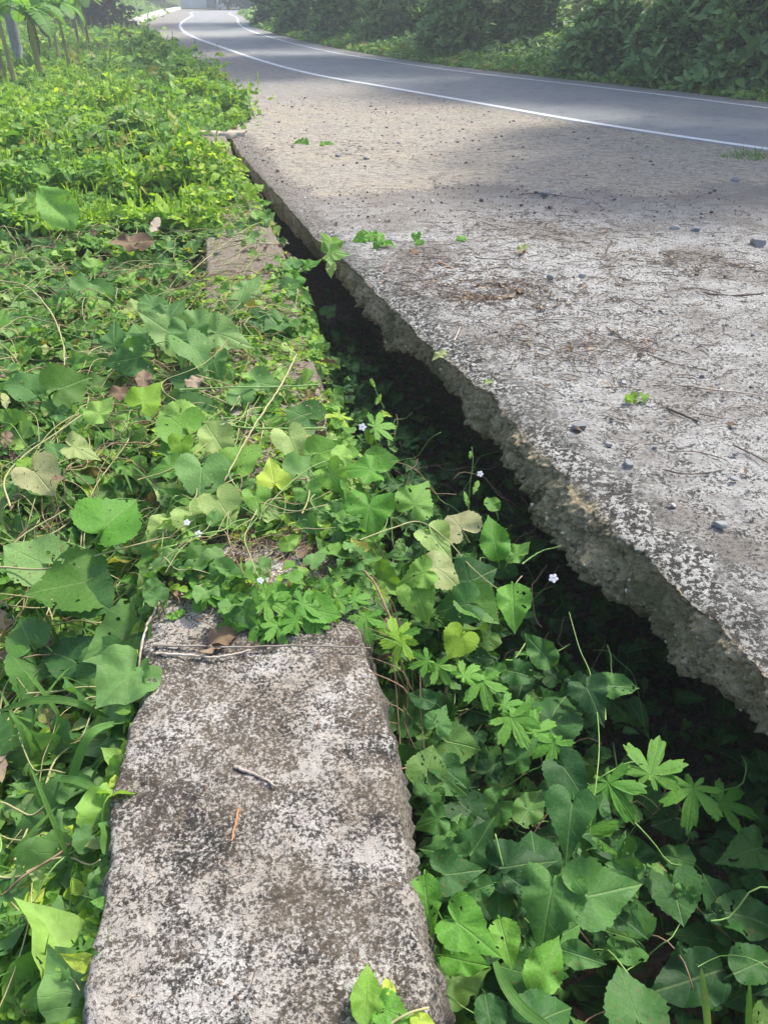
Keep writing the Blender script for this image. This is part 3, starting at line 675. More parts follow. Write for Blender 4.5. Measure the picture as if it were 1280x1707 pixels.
def near_cover():
    b = MB(); HV = tpls('heart', 2, 6, 1); RD = tpls('round', 2, 4, 1); OV = tpls('ovate', 2, 4); LB = tpls('lobed', 2, 2)
    HV1 = tpls('heart', 1, 5)
    def sample(n, y0, y1, pw):
        u = RNG.random(n); Y = (y0**(1-pw)+u*(y1**(1-pw)-y0**(1-pw)))**(1/(1-pw))
        X = RNG.uniform(-1, 1, n); lo = -.62*Y-.55; hi = wr(Y)+.09; X = lo+(X+1)/2*(hi-lo); return X, Y
    # big and middling leaves
    X, Y = sample(24000, .30, 10.5, 1.05)
    k = RNG.random(len(X)) < cover_density(X, Y)*(.55+.45*sstep(-.3, .2, fbm(X*3, Y*3, 8, 2))); X, Y = X[k], Y[k]
    n = len(X); sp = species(X, Y)+RNG.normal(0, .18, n)
    Z = mat_z(X, Y)-RNG.exponential(.05, n)-.0
    near = sstep(2.2, 1.2, Y)*(X < wl(Y)); Z -= near*RNG.random(n)*.22
    size = np.clip(RNG.lognormal(math.log(.056), .45, n), .022, .15)*(1+.25*near)
    size *= np.where(Y > 3, 1.0+.12*sstep(3, 6, Y), 1); size *= np.where(X > wl(Y), .85, 1)
    A = RNG.uniform(0, 2*math.pi, n)
    Fm = frames(n, .42, (.05, -.28, 0), A, droop=.35)
    rnd = np.clip(RNG.beta(1.9, 1.8, n)*.96+ (RNG.random(n) < .04)*.6, 0, .999)
    pos = np.stack([X, Y, Z], 1)
    m1 = sp > .27; m2 = (sp < -.22) & (Y > 1.6); m0 = ~(m1 | m2)
    pick = RNG.integers(0, 6, n); farq = Y > 5
    for i in range(6):
        s = m0 & (pick == i) & ~farq; b.inst(HV[i], pos[s], Fm[s], size[s], rnd[s], 0)
        s = m0 & (pick == i) & farq; b.inst(HV1[i % 5], pos[s], Fm[s], size[s], rnd[s], 0)
        s = m1 & (pick == i); b.inst((HV+RD)[(i*3+1) % 10] if i < 3 else RD[i % 4], pos[s], Fm[s], size[s]*1.15, rnd[s], 1)
        s = m2 & (pick == i); b.inst(OV[i % 4] if i % 3 else LB[i % 2], pos[s], Fm[s], size[s]*.75, rnd[s], 2)
    # small filler leaves low in the mat and on the bare-ish patches
    X, Y = sample(27000, .30, 11.5, 1.1)
    d = cover_density(X, Y); k = RNG.random(len(X)) < np.where(Y > 2.5, .04, .10)+.9*d; k &= (X < wl(Y)) | (Y > 1.62); X, Y = X[k], Y[k]; n = len(X)
    Z = mat_z(X, Y)-RNG.exponential(.06, n)-.015; Z = np.where((X > wl(Y)) & (X < wr(Y)), np.maximum(Z, .008), Z)
    size = RNG.lognormal(math.log(.030), .35, n); Fm = frames(n, .6, (.05, -.2, 0)); rnd = RNG.random(n)*.95; pk = RNG.integers(0, 4, n)
    O1 = tpls('ovate', 1, 4)
    for i in range(4):
        s = pk == i; b.inst(O1[i], np.stack([X, Y, Z], 1)[s], Fm[s], size[s], rnd[s], 2 if i % 2 else 0)
    # trailing stems
    for q in range(850):
        y0 = float(np.exp(RNG.uniform(math.log(.8), math.log(8)))); x0 = RNG.uniform(-.55*y0-.3, wr(y0)-.02)
        if x0 > wl(y0) and y0 < 1.85: continue
        if y0 < 1.9 and q % 3: continue
        L = RNG.uniform(.25, .8)*(1+.08*y0); a = RNG.uniform(0, 2*math.pi); pts = []; x, y = x0, y0
        for s in range(9):
            z = float(mat_z(x, y))+RNG.uniform(-.012, .03); 
            if x > wr(y)-.02 or (x > wl(y)-.02 and y < 1.6): break
            pts.append((x, y, z)); x += math.cos(a)*L/9; y += math.sin(a)*L/9; a += RNG.normal(0, .35)
        if len(pts) < 4: continue
        r = RNG.uniform(.0012, .0032); b.tube(spline(pts, len(pts)*3), r, r*.7, 5, mi=int(RNG.choice([3, 3, 3, 4, 5])))
    # long blades of grass standing and lying in the lower left
    for q in range(260):
        y = RNG.uniform(.25, 2.6); x = wl(y)-RNG.uniform(.03, .75); L = RNG.uniform(.15, .42); a = RNG.uniform(0, 6.28); zb = float(mat_z(x, y))-RNG.uniform(.05, .28)
        t_ = np.linspace(0, 1, 12); bd = RNG.uniform(.3, 1.3); P = np.stack([x+math.cos(a)*L*t_**1.5*bd*.7, y+math.sin(a)*L*t_**1.5*bd*.7, zb+L*(t_-.45*bd*t_**2.4)], 1)
        P[:, 0] = np.minimum(P[:, 0], wl(P[:, 1])+.01)
        Wd = np.array([-math.sin(a), math.cos(a), 0]); w_ = RNG.uniform(.003, .013)*np.sin(np.pi*np.clip(t_*.93+.07, 0, 1))**.6
        V = np.stack([P-Wd*w_[:, None]/2+[0, 0, .001], P, P+Wd*w_[:, None]/2+[0, 0, .001]], 1)
        b.add(V.reshape(-1, 3), grid_faces(12, 3), np.stack([np.tile([-.4, .1, .4], 12), np.zeros(36)], 1), RNG.random()*.97, 7 if RNG.random() > .12 else 6)
    # brown root tangle where the wall shows through
    for q in range(620):
        c, rx, ry = HOLES[int(RNG.choice([2, 2, 3, 3, 3, 4, 0, 0]))]; sc = 1.25
        x = c[0]+RNG.normal(0, rx*.62*sc); y = c[1]+RNG.normal(0, ry*.75*sc)
        if y < 1.62 or x > wr(y)-.015 or x < wl(y): continue
        a = RNG.uniform(0, math.pi*2); pts = []; L = RNG.uniform(.05, .22)
        for s in range(6):
            if x > wr(y)-.01: break
            pts.append((x, y, .006+abs(RNG.normal(0, .010)))); x += math.cos(a)*L/6; y += math.sin(a)*L/6; a += RNG.normal(0, .5)
        if len(pts) < 4: continue
        b.tube(spline(pts, 10), RNG.uniform(.0007, .0018), None, 4, mi=int(RNG.choice([4, 4, 4, 3])))
    # crumpled dead leaves in the mat
    X, Y = sample(900, 1.2, 8, 1.2); k = RNG.random(len(X)) < .3+.7*(1-cover_density(X, Y)); k &= (X < wl(Y)) | (Y > 1.62); X, Y = X[k], Y[k]; n = len(X)
    Z = mat_z(X, Y)+RNG.uniform(-.04, .005, n); Z = np.where((X > wl(Y)) & (X < wr(Y)), np.maximum(Z*.3, .008), Z)
    b.inst(OV[1], np.stack([X, Y, Z], 1), frames(n, .8), RNG.uniform(.03, .08, n), RNG.random(n), 6)
    o = b.build('creeper_cover', [M['vine'], M['blue'], M['weed'], M['stem'], M['rstem'], M['gstem'], M['dead'], M['grass']])
    tag(o, 'tangled green creeper and weeds smothering the wall and the ground left of it', 'creeper', kind='stuff')
near_cover()

def gap_cover():
    b = MB(); HV = tpls('heart', 2, 6, 1); RD = tpls('round', 2, 4, 1); OV = tpls('ovate', 2, 4); O1 = tpls('ovate', 1, 4)
    n = 8500; Y = RNG.uniform(.15, 4.6, n)**1.0; lo = wr(Y)+.03; hi = xt(Y)+.42+.1*RNG.normal(0, 1, n)
    t = RNG.random(n)**1.15; X = lo+(hi-lo)*t
    # thin out towards the dark right-hand side and the far end
    dens = (.25+.75*sstep(3.6, 1.8, Y))*(1-.45*sstep(.30, .75, t)*sstep(.7, 1.3, Y))*(1-.25*sstep(.5, 1, t))
    dens *= .22+.60*sstep(-.25, .25, fbm(X*4, Y*4, 6, 2))
    k = RNG.random(n) < dens; X, Y, t = X[k], Y[k], t[k]; n = len(X)
    topz = -.22-.30*sstep(.05, .8, t)-.10*sstep(1.5, 3.5, Y)-.18*sstep(.9, .2, Y)
    Z = topz-.03*sstep(.35, .7, t)-RNG.exponential(.13, n)+.09*fbm(X*6, Y*6, 2)
    Z = np.maximum(Z, ground_z(X, Y)+.02)
    size = np.clip(RNG.lognormal(math.log(.060), .40, n), .03, .13); Fm = frames(n, .5, (-.12, -.22, 0), droop=.3)
    rnd = RNG.beta(2, 2.4, n)*.98; pk = RNG.integers(0, 14, n); pos = np.stack([X, Y, Z], 1)
    for i, tp in enumerate(HV+RD+OV): s = pk == i; b.inst(tp, pos[s], Fm[s], size[s], rnd[s], 0)
    # small creeping leaves on the floor and on the wall's flank
    n = 7500; Y = RNG.uniform(.2, 6.0, n); X = wr(Y)+.02+RNG.random(n)**1.3*np.maximum(.1, (xt(Y)+.45-wr(Y)))
    Z = ground_z(X, Y)+RNG.exponential(.06, n)+.01
    k = RNG.random(n) < .45+.55*sstep(.6, .2, (X-wr(Y)))
    X, Y, Z = X[k], Y[k], Z[k]; n = len(X); pk = RNG.integers(0, 4, n)
    for i in range(4): s = pk == i; b.inst(O1[i], np.stack([X, Y, Z], 1)[s], frames(n, .6)[s], RNG.lognormal(math.log(.044), .35, n)[s], RNG.random(n)[s]*.9, 0)
    for q in range(150):
        y = RNG.uniform(.3, 3.2); x = RNG.uniform(wr(y)+.04, max(wr(y)+.1, xt(y)-.02)); z = RNG.uniform(-.7, -.3); a = RNG.uniform(0, 6.28); pts = []
        for s in range(7): pts.append((x, y, z)); x += math.cos(a)*.05; y += math.sin(a)*.05; z += RNG.normal(.01, .03); a += RNG.normal(0, .4)
        b.tube(spline(pts, 14), RNG.uniform(.001, .0026), None, 5, mi=int(RNG.choice([1, 2])))
    # roots and dry stems hanging down the wall's flank
    for q in range(26):
        y = RNG.uniform(1.15, 2.6); x = wr(y)+RNG.uniform(.0, .05); pts = [(x-.05, y, .01), (x+.02, y-.01, -.02)]
        z = -.02
        for s in range(6): x += RNG.normal(.012, .01); y += RNG.normal(0, .015); z -= RNG.uniform(.05, .1); pts.append((x+.03, y, z))
        b.tube(spline(pts, 18), RNG.uniform(.0008, .002), None, 4, mi=int(RNG.choice([1, 2, 1])))
    o = b.build('gap_undergrowth', [M['gap'], M['rstem'], M['gstem']])
    tag(o, 'shaded leafy undergrowth filling the gap between the wall and the slab', 'undergrowth', kind='stuff')
gap_cover()

def meadow():
    b = MB(); T1 = tpls('ovate', 1, 4); G1 = tpls('long', 1, 4); H0 = tpls('tri', 0, 4)
    le = LEFT_EDGE[np.argsort(LEFT_EDGE[:, 1])]
    n = 85000; u = RNG.random(n); y0, y1 = 5.6, 95.0; pw = 1.75
    Y = (y0**(1-pw)+u*(y1**(1-pw)-y0**(1-pw)))**(1/(1-pw))
    rgt = np.where(Y < 10, wl(Y)+.05+.42*sstep(6.0, 6.6, Y)*sstep(8.6, 7.9, Y)*(.6+.5*vnoise(Y*4, 1.)), np.interp(Y, le[:, 1], le[:, 0])+.1*fbm(Y*3, 2.)-.02)
    rgt += .12*RNG.normal(0, 1, n); rgt = np.where(Y < 10.2, np.minimum(rgt, wr(Y)-.09), rgt)
    lft = -.62*Y-.8; X = rgt-(rgt-lft)*RNG.random(n)**.92
    nz = .5+.5*fbm(X*.9, Y*.9, 4, 3)
    G = ground_z(X, Y); G = np.where(Y < 9.5, mat_z(X, Y)-.05, G)
    cl = np.maximum(0, .75-cells(X*1.3, Y*1.1))*1.1*(.4+.6*(fbm(X*.5, Y*.5, 8) > -.1))
    Z = G+RNG.random(n)**.7*(.03+.08*nz+.60*cl)*(1+.6*np.exp(-np.abs(X-rgt)/.5)*(Y > 10.3))*(1-.4*sstep(12, 16, Y))
    sc = (.030+.0046*Y)*RNG.lognormal(0, .3, n); rnd = np.clip(RNG.beta(2, 2.2, n)+.45*fbm(X*.8, Y*.8, 7), 0, .975); kk = RNG.random(n) < .30+.70*sstep(-.35, .05, fbm(X*1.1, Y*1.1, 2.2)+cl); X, Y, Z, sc, rnd, nz, rgt = [q[kk] for q in (X, Y, Z, sc, rnd, nz, rgt)]; n = len(X)
    sc *= np.exp(.5*fbm(X*.9, Y*.9, 12))
    pk = RNG.integers(0, 12, n); Fm = frames(n, .55, (.1, -.3, 0)); Fg = frames(n, 1.0, (0, -.9, -.6))
    pos = np.stack([X, Y, Z], 1)
    dk = fbm(X*.7+5, Y*.7, 21, 3)+RNG.normal(0, .08, n) > .13
    for i in range(24):
        s = (pk == i % 12) & (dk == (i >= 12)); g_ = int(i >= 12); i = i % 12
        if i < 4: b.inst(T1[i], pos[s], Fm[s], sc[s]*(1+.5*g_), rnd[s], g_)
        elif i < 8: b.inst(G1[i-4], pos[s], Fm[s]*np.array([1.5, 1, 1])[None, None, :], sc[s]*1.5, rnd[s], g_)
        else: b.inst(T1[i-8], pos[s], Fm[s], sc[s]*.8, rnd[s], 1)
    # upright stalks and blades
    n2 = 4200; k = RNG.choice(n, n2); p = pos[k]; L = (.07+.006*p[:, 1])*RNG.uniform(.7, 1.6, n2)
    a = RNG.uniform(0, 6.28, n2); T = norm(np.stack([np.cos(a)*.5, np.sin(a)*.5, np.ones(n2)], 1)); N = norm(np.cross(T, np.stack([np.sin(a+RNG.random(n2)), -np.cos(a), np.zeros(n2)], 1))); Xx = np.cross(T, N)
    Fr = np.stack([Xx, T, N], -1); pk = RNG.integers(0, 4, n2)
    for i in range(4): s = pk == i; b.inst(G1[i], p[s], Fr[s]*np.array([.20, 1, 1])[None, None, :], L[s], RNG.random(n2)[s]*.95, 0)
    o = b.build('meadow', [M['weed'], M['vine'], M['grass']])
    tag(o, 'sunlit yellow-green grass and weeds of the field beyond the wall', 'grass', kind='stuff')
meadow()

def bank_cover():
    b = MB(); T1 = tpls('ovate', 1, 4); H0 = tpls('tri', 0, 4)
    n = 26000; i = (RNG.random(n)**.8*(len(FAR_EDGE)-2)).astype(int); i = np.clip(i, 0, 150)
    fe = FAR_EDGE; T = np.gradient(fe, axis=0); T /= np.linalg.norm(T, axis=1)[:, None]+1e-9; Nn = np.stack([T[:, 1], -T[:, 0]], 1)
    s = .25+RNG.exponential(2.2, n); P = fe[i]+Nn[i]*s[:, None]+T[i]*RNG.normal(0, .5, n)[:, None]
    sd = side_of_road(P[:, 0], P[:, 1]); k = sd > .35+.15*fbm(P[:, 0]*2, P[:, 1]*2); P, s, sd = P[k], s[k], sd[k]; n = len(P)
    Z = ground_z(P[:, 0], P[:, 1])+RNG.random(n)*(.06+.22*sstep(.5, 1.6, sd))
    dist = np.linalg.norm(P, axis=1); sc = (.05+.004*dist)*RNG.lognormal(0, .3, n)*(1+.4*sstep(1, 3, sd))
    Fm = frames(n, .55, (-.2, -.4, 0)); pk = RNG.integers(0, 8, n); pos = np.column_stack([P, Z]); rn = RNG.random(n)*.95
    low = sd < 1.3
    LG = tpls('long', 1, 4)
    for j in range(8):
        tp = T1[j] if j < 4 else H0[j-4]
        q = (pk == j) & low; b.inst(tp, pos[q], Fm[q], sc[q]*.85, rn[q], 0)
        q = (pk == j) & ~low; b.inst(LG[j % 4], pos[q], Fm[q]*np.array([1.2, 1, 1])[None, None, :], sc[q]*1.2, rn[q], 1)
    o = b.build('roadside_undergrowth', [M['vine'], M['shrub']]); tag(o, 'low weeds along the far verge and up the shaded bank', 'undergrowth', kind='stuff')
bank_cover()

# ------------------------------------------------------------------ individual leaves, vines and plants
LM = {}
def leaf_mesh(kind, var, mat):
    key = (kind, var, mat)
    if key not in LM:
        V, F, UV = leaf_tpl(kind, var+20, 3, .55 if kind != 'long' else 0)
        LM[key] = mesh(kind+'_leaf', V, F, M[mat], uv=UV, rnd=np.full(len(V), .0))
    return LM[key]
def put_leaf(parent, u, v, z, px, ang, kind='heart', mat='vine', face=.55, roll=0., name='leaf', lab=None):
    """ang: direction of the tip in the photo, degrees anticlockwise from the right"""
    c = at(u, v, z); t = depth(c); s = .86*px*t/FPX*(1 if px < 120 else .9)
    up = np.array([0, 0, 1.]); toc = norm(np.array([0, 0, H])-c)
    N = norm(up*(1-face)+toc*face+RNG.normal(0, .13, 3))
    R, U = np.array([1., 0, 0]), np.array([0, SP, CP]); a = math.radians(ang)
    T = R*math.cos(a)+U*math.sin(a); T = norm(T-N*(T@N)); X = np.cross(T, N)
    o = link(name, leaf_mesh(kind, random.randrange(5), mat), parent)
    org = c-T*s*.38-np.array(parent.location)
    Mx = Matrix(((X[0], T[0], N[0], org[0]), (X[1], T[1], N[1], org[1]), (X[2], T[2], N[2], org[2]), (0, 0, 0, 1)))
    o.matrix_local = Mx @ Matrix.Scale(s, 4)
    if lab: o['label'] = lab
    return o, c-T*s*.38
def stem_part(parent, pts, r0, r1, mat='gstem', name='stem', n=None):
    b = MB(); b.tube(spline(pts, n or max(8, len(pts)*5)), r0, r1, 7)
    b.V = [v-np.array(parent.location) for v in b.V]
    return b.build(name, M[mat], parent)
def vine(name, label, cat, stem, leaves, mat='vine', smat='gstem', r=.0022, group=None, face=.5):
    """stem: list of (u,v,z); leaves: (u,v,z,px,ang,kind)"""
    sp = [at(*q) for q in stem]; e = empty(name, sp[0], label, cat, group)
    stem_part(e, sp, r, r*.6, smat)
    for L in leaves: 
        put_leaf(e, *L[:5], kind=L[5] if len(L) > 5 else 'heart', mat=L[6] if len(L) > 6 else mat, face=face)
    return e

# --- in the gap
vine('bitter_gourd_vine', 'bright lobed-leaf vine climbing down the gap right of the wall edge', 'vine',
     [(668,1085,-.06),(720,1110,-.13),(780,1128,-.17),(835,1165,-.19),(890,1222,-.21),(935,1275,-.23),(985,1310,-.26)],
     [(737,1122,-.12,42,-60,'lobed'),(783,1118,-.13,46,60,'lobed'),(808,1152,-.15,62,-80,'lobed'),(852,1172,-.17,42,20,'lobed'),(862,1215,-.17,66,-65,'lobed'),(905,1212,-.19,60,45,'lobed'),(920,1258,-.20,60,-95,'lobed'),(700,1105,-.1,40,200,'lobed'),(880,1180,-.2,40,80,'lobed')], 'gourd', 'gstem', .0016)
vine('bitter_gourd_vine', 'three large deeply lobed leaves on a thin stem low under the slab', 'vine',
     [(985,1310,-.30),(1010,1290,-.26),(1060,1270,-.28),(1120,1300,-.33),(1180,1330,-.36)],
     [(1090,1265,-.28,84,75,'lobed'),(1030,1330,-.29,82,-60,'lobed'),(1152,1338,-.33,80,-100,'lobed'),(1225,1345,-.38,70,-30,'lobed'),(992,1410,-.31,90,-40,'lobed')], 'gourd', 'gstem', .0016)
vine('heart_leaf_vine', 'tall-stemmed vine with large drooping leaves in the middle of the gap', 'vine',
     [(960,1530,-.5),(975,1430,-.34),(990,1330,-.25),(998,1230,-.22),(985,1130,-.20),(965,1080,-.2),(948,1020,-.2)],
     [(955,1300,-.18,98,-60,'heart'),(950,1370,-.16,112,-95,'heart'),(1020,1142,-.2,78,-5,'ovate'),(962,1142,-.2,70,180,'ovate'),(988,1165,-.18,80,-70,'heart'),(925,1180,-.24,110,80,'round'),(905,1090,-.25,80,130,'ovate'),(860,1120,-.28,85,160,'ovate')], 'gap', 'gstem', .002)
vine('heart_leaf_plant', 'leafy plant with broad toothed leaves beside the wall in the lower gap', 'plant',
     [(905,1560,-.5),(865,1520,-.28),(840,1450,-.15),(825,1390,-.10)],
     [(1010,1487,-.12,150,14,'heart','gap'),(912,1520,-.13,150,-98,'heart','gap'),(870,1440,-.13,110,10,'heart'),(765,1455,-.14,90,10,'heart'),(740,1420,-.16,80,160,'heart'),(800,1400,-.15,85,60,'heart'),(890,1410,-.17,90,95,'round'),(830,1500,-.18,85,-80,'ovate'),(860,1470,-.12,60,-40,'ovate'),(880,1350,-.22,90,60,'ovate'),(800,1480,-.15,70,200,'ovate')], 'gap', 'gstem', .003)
vine('bright_leaf_pair', 'two bright yellow-green leaves leaning against the right flank of the wall', 'vine',
     [(800,1640,-.4),(770,1590,-.22),(735,1530,-.08),(712,1480,-.03)],
     [(710,1492,-.03,100,-80,'ovate'),(788,1556,-.05,125,-40,'heart'),(840,1560,-.14,85,-80,'ovate'),(765,1600,-.15,95,-20,'ovate')], 'bright', 'gstem', .0022)
vine('heart_leaf_vine', 'vine of small folded leaves hanging down the right flank of the wall', 'vine',
     [(700,1120,-.04),(702,1200,-.12),(712,1280,-.20),(730,1360,-.28),(742,1410,-.33)],
     [(715,1270,-.14,70,80,'round'),(752,1290,-.15,68,-60,'heart'),(715,1370,-.16,62,200,'heart'),(752,1385,-.18,55,-30,'ovate'),(708,1165,-.08,60,150,'ovate'),(770,1240,-.2,80,-10,'round'),(735,1195,-.13,62,60,'heart')], 'gap', 'rstem', .0014)
vine('heart_leaf_vine', 'sprawling vine with insect-bitten leaves spilling off the wall into the gap', 'vine',
     [(600,900,.04),(655,880,.03),(700,870,0),(745,900,-.03),(790,950,-.08),(840,985,-.12),(870,960,-.12)],
     [(700,825,.02,85,60,'heart','vine'),(757,865,-.02,80,120,'round','pale'),(730,905,-.04,75,-60,'heart'),(800,960,-.1,80,30,'round','gap'),(855,1000,-.12,96,-88,'ovate','bright'),(825,905,-.08,90,100,'ovate','bright'),(745,955,-.06,80,-30,'round','pale'),(805,1015,-.12,80,-50,'round','vine'),(760,1010,-.1,80,190,'round','gap'),(690,960,-.02,72,200,'heart'),(700,1000,-.06,75,-70,'round'),(760,1075,-.14,62,-120,'round','weed'),(860,925,-.13,60,50,'ovate'),(820,840,-.1,50,110,'ovate')], 'vine', 'stem', .0022)
vine('yellowing_vine', 'small yellow lobed leaves at the right edge of the wall', 'vine',
     [(625,1040,.01),(650,1060,-.02),(675,1075,-.05)], [(656,1048,-.01,50,100,'lobed','weed'),(664,1082,-.03,48,-110,'lobed','weed'),(680,1055,-.05,40,20,'lobed','gourd')], 'weed', 'gstem', .0013)
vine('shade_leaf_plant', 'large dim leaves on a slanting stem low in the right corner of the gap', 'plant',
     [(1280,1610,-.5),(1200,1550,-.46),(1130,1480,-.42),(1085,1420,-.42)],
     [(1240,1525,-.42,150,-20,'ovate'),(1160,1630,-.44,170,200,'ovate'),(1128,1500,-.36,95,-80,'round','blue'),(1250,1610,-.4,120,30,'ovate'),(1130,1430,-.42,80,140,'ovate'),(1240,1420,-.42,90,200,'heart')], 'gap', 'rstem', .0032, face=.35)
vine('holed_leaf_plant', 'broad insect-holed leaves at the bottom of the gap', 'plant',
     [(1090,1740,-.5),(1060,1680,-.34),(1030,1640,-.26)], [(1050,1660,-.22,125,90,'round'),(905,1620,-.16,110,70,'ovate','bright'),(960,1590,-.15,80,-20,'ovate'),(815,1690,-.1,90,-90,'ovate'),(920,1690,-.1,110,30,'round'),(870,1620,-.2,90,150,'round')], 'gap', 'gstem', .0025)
vine('climbing_vine', 'bright young vine reaching over the dark gap onto the slab edge', 'vine',
     [(500,505,-.02),(492,470,.0),(500,450,.03),(520,440,.05),(545,425,.06),(556,400,.06),(565,415,.05)],
     [(548,400,.07,44,120,'heart','bright'),(492,436,.04,40,70,'heart','bright'),(520,440,.05,34,20,'heart','bright'),(490,475,.01,44,-100,'heart','bright'),(560,420,.05,46,10,'heart','vine'),(552,445,.0,32,-90,'ovate','vine'),(476,440,.02,34,150,'heart','vine')], 'bright', 'gstem', .002)
vine('gap_weed', 'faint lone leaves growing in the dark of the gap below the slab', 'weed',
     [(555,555,-.5),(545,520,-.35)], [(550,515,-.32,36,60,'heart'),(560,560,-.42,30,-60,'ovate'),(690,780,-.4,46,20,'ovate'),(715,800,-.4,40,140,'ovate')], 'gap', 'gstem', .0015)
vine('seedling', 'thin upright shoot with a bud rising in front of the dark gap', 'plant',
     [(780,860,-.3),(783,810,-.2),(788,770,-.12),(786,745,-.08)], [(778,835,-.2,34,100,'long'),(792,815,-.2,36,80,'long'),(784,760,-.1,22,95,'long')], 'vine', 'gstem', .0015)
vine('seedling', 'thin upright shoot at the wall edge before the widening gap', 'plant',
     [(640,680,-.05),(628,655,.0),(620,630,.05)], [(630,668,-.01,30,60,'long'),(622,640,.03,26,110,'long'),(638,690,-.04,26,0,'ovate')], 'weed', 'gstem', .0013)

# --- on and left of the wall
vine('sprouting_gourd', 'bright clump of small lobed leaves sprouting across the bare wall top', 'plant',
     [(310,985,.01),(360,1000,.02),(430,1020,.03),(500,1010,.03),(560,1000,.02),(600,1030,.01)],
     [(330,972,.04,45,100,'ovate'),(345,985,.03,40,10,'ovate'),(322,990,.03,38,185,'ovate'),(330,1008,.02,32,-90,'ovate'),(390,990,.04,52,60,'lobed'),(400,1022,.03,56,-60,'lobed'),(425,1045,.02,56,-95,'lobed'),(440,980,.05,50,100,'lobed'),(460,1010,.05,56,-30,'lobed'),(468,1055,.02,50,-80,'lobed'),(490,990,.05,56,70,'lobed'),(505,1030,.03,60,-60,'lobed'),(520,1005,.05,50,20,'lobed'),(545,1022,.03,60,-20,'round'),(556,985,.04,46,60,'lobed'),(575,1000,.03,46,-10,'lobed'),(600,995,.03,40,40,'lobed'),(612,1045,.0,54,-80,'lobed'),(380,1040,.02,34,200,'lobed'),(350,1000,.03,36,-45,'lobed'),(480,1035,.04,44,180,'lobed'),(415,1000,.05,44,150,'lobed'),(440,1062,.01,34,-100,'lobed'),(530,1050,.01,34,-70,'lobed'),(288,1027,.01,26,170,'ovate'),(300,1022,.01,22,30,'ovate')], 'gourd', 'gstem', .0015, face=.4)
vine('round_leaf_vine', 'largest bright round leaf standing on a stalk above the creeper', 'vine',
     [(0,945,-.02),(80,948,-.01),(165,925,.01),(240,905,.02),(300,892,.02)],
     [(196,858,.09,118,60,'round','bright'),(105,975,-.01,150,205,'round'),(160,1000,-.04,120,-40,'round','blue'),(45,925,-.02,120,150,'round','blue')], 'vine', 'stem', .0036)
vine('wilting_vine', 'pale yellow stem with wilting yellow leaves over the creeper at the left', 'vine',
     [(18,845,.02),(8,800,.03),(40,760,.05),(90,725,.07),(140,690,.08),(185,665,.07),(230,650,.05)],
     [(138,750,.07,62,-10,'heart','pale'),(70,800,.03,76,-50,'round','pale'),(10,670,.07,55,100,'long','pale'),(165,690,.08,70,60,'ovate','vine'),(45,765,.05,44,100,'heart','weed'),(120,640,.06,80,30,'round','vine'),(30,640,.06,95,150,'heart','blue')], 'pale', 'stem', .0034)
vine('heart_leaf_vine', 'cluster of large blue-green heart leaves heaped on the wall behind the root tangle', 'vine',
     [(180,620,.03),(240,580,.08),(300,565,.10),(370,560,.10),(430,560,.06)],
     [(330,590,.13,95,-60,'heart'),(270,545,.13,90,150,'heart'),(290,520,.12,70,60,'heart'),(380,560,.11,85,-20,'heart'),(400,500,.09,70,80,'heart'),(210,600,.09,85,190,'heart'),(350,540,.13,80,20,'heart'),(240,555,.11,80,120,'round'),(420,480,.07,60,60,'heart'),(440,540,.06,60,-30,'heart'),(190,560,.06,70,100,'heart'),(310,570,.13,80,-100,'heart'),(360,610,.08,60,-70,'heart'),(250,500,.08,60,110,'heart')], 'blue', 'gstem', .003)
vine('heart_leaf_vine', 'green vine heaped on the wall in front of the root tangle with pointed leaves', 'vine',
     [(400,900,.02),(440,850,.06),(490,800,.09),(540,770,.10),(600,770,.06),(650,780,.0)],
     [(612,865,.06,105,-95,'heart','bright'),(600,780,.1,85,170,'heart','bright'),(560,800,.10,70,-50,'heart'),(520,830,.08,60,-60,'heart'),(490,745,.10,80,-70,'heart'),(430,840,.07,60,-80,'heart'),(545,750,.1,60,20,'round'),(570,760,.11,60,80,'ovate'),(640,770,.03,60,0,'round'),(640,710,.02,48,20,'lobed','gourd'),(500,690,.07,70,150,'round','blue'),(410,760,.09,80,60,'round','vine'),(455,790,.09,70,100,'heart','weed'),(375,850,.08,75,-60,'round','pale'),(330,870,.05,75,-60,'round','vine'),(480,905,.04,50,30,'ovate')], 'vine', 'gstem', .0026)
vine('speckled_vine', 'vine with brown-spotted fading leaves lying in the middle of the wall', 'vine',
     [(230,800,.05),(290,780,.07),(345,740,.09),(390,700,.09),(440,690,.07)],
     [(360,730,.1,95,-60,'ovate','pale'),(290,700,.09,90,130,'round','vine'),(250,660,.1,70,60,'heart','weed'),(320,690,.09,70,20,'round','vine'),(270,780,.07,62,200,'heart'),(400,650,.06,66,100,'heart','blue'),(445,640,.05,66,-10,'heart','blue'),(300,750,.09,55,-100,'heart','weed'),(335,800,.08,90,-90,'round','blue')], 'vine', 'stem', .0022)
vine('heart_leaf_vine', 'shaded vine of broad leaves hanging down beside the left flank of the wall', 'vine',
     [(60,1060,-.12),(120,1120,-.2),(165,1200,-.25),(170,1300,-.3),(150,1450,-.36)],
     [(160,1130,-.14,130,-140,'round','blue'),(175,1255,-.2,140,-60,'heart'),(205,1245,-.16,100,-80,'ovate'),(100,1090,-.14,110,150,'heart'),(40,1050,-.12,100,120,'heart'),(120,1200,-.24,110,160,'heart'),(185,1165,-.18,80,10,'heart'),(60,1140,-.2,110,-100,'round'),(200,1080,-.12,80,60,'heart')], 'gap', 'gstem', .0025)
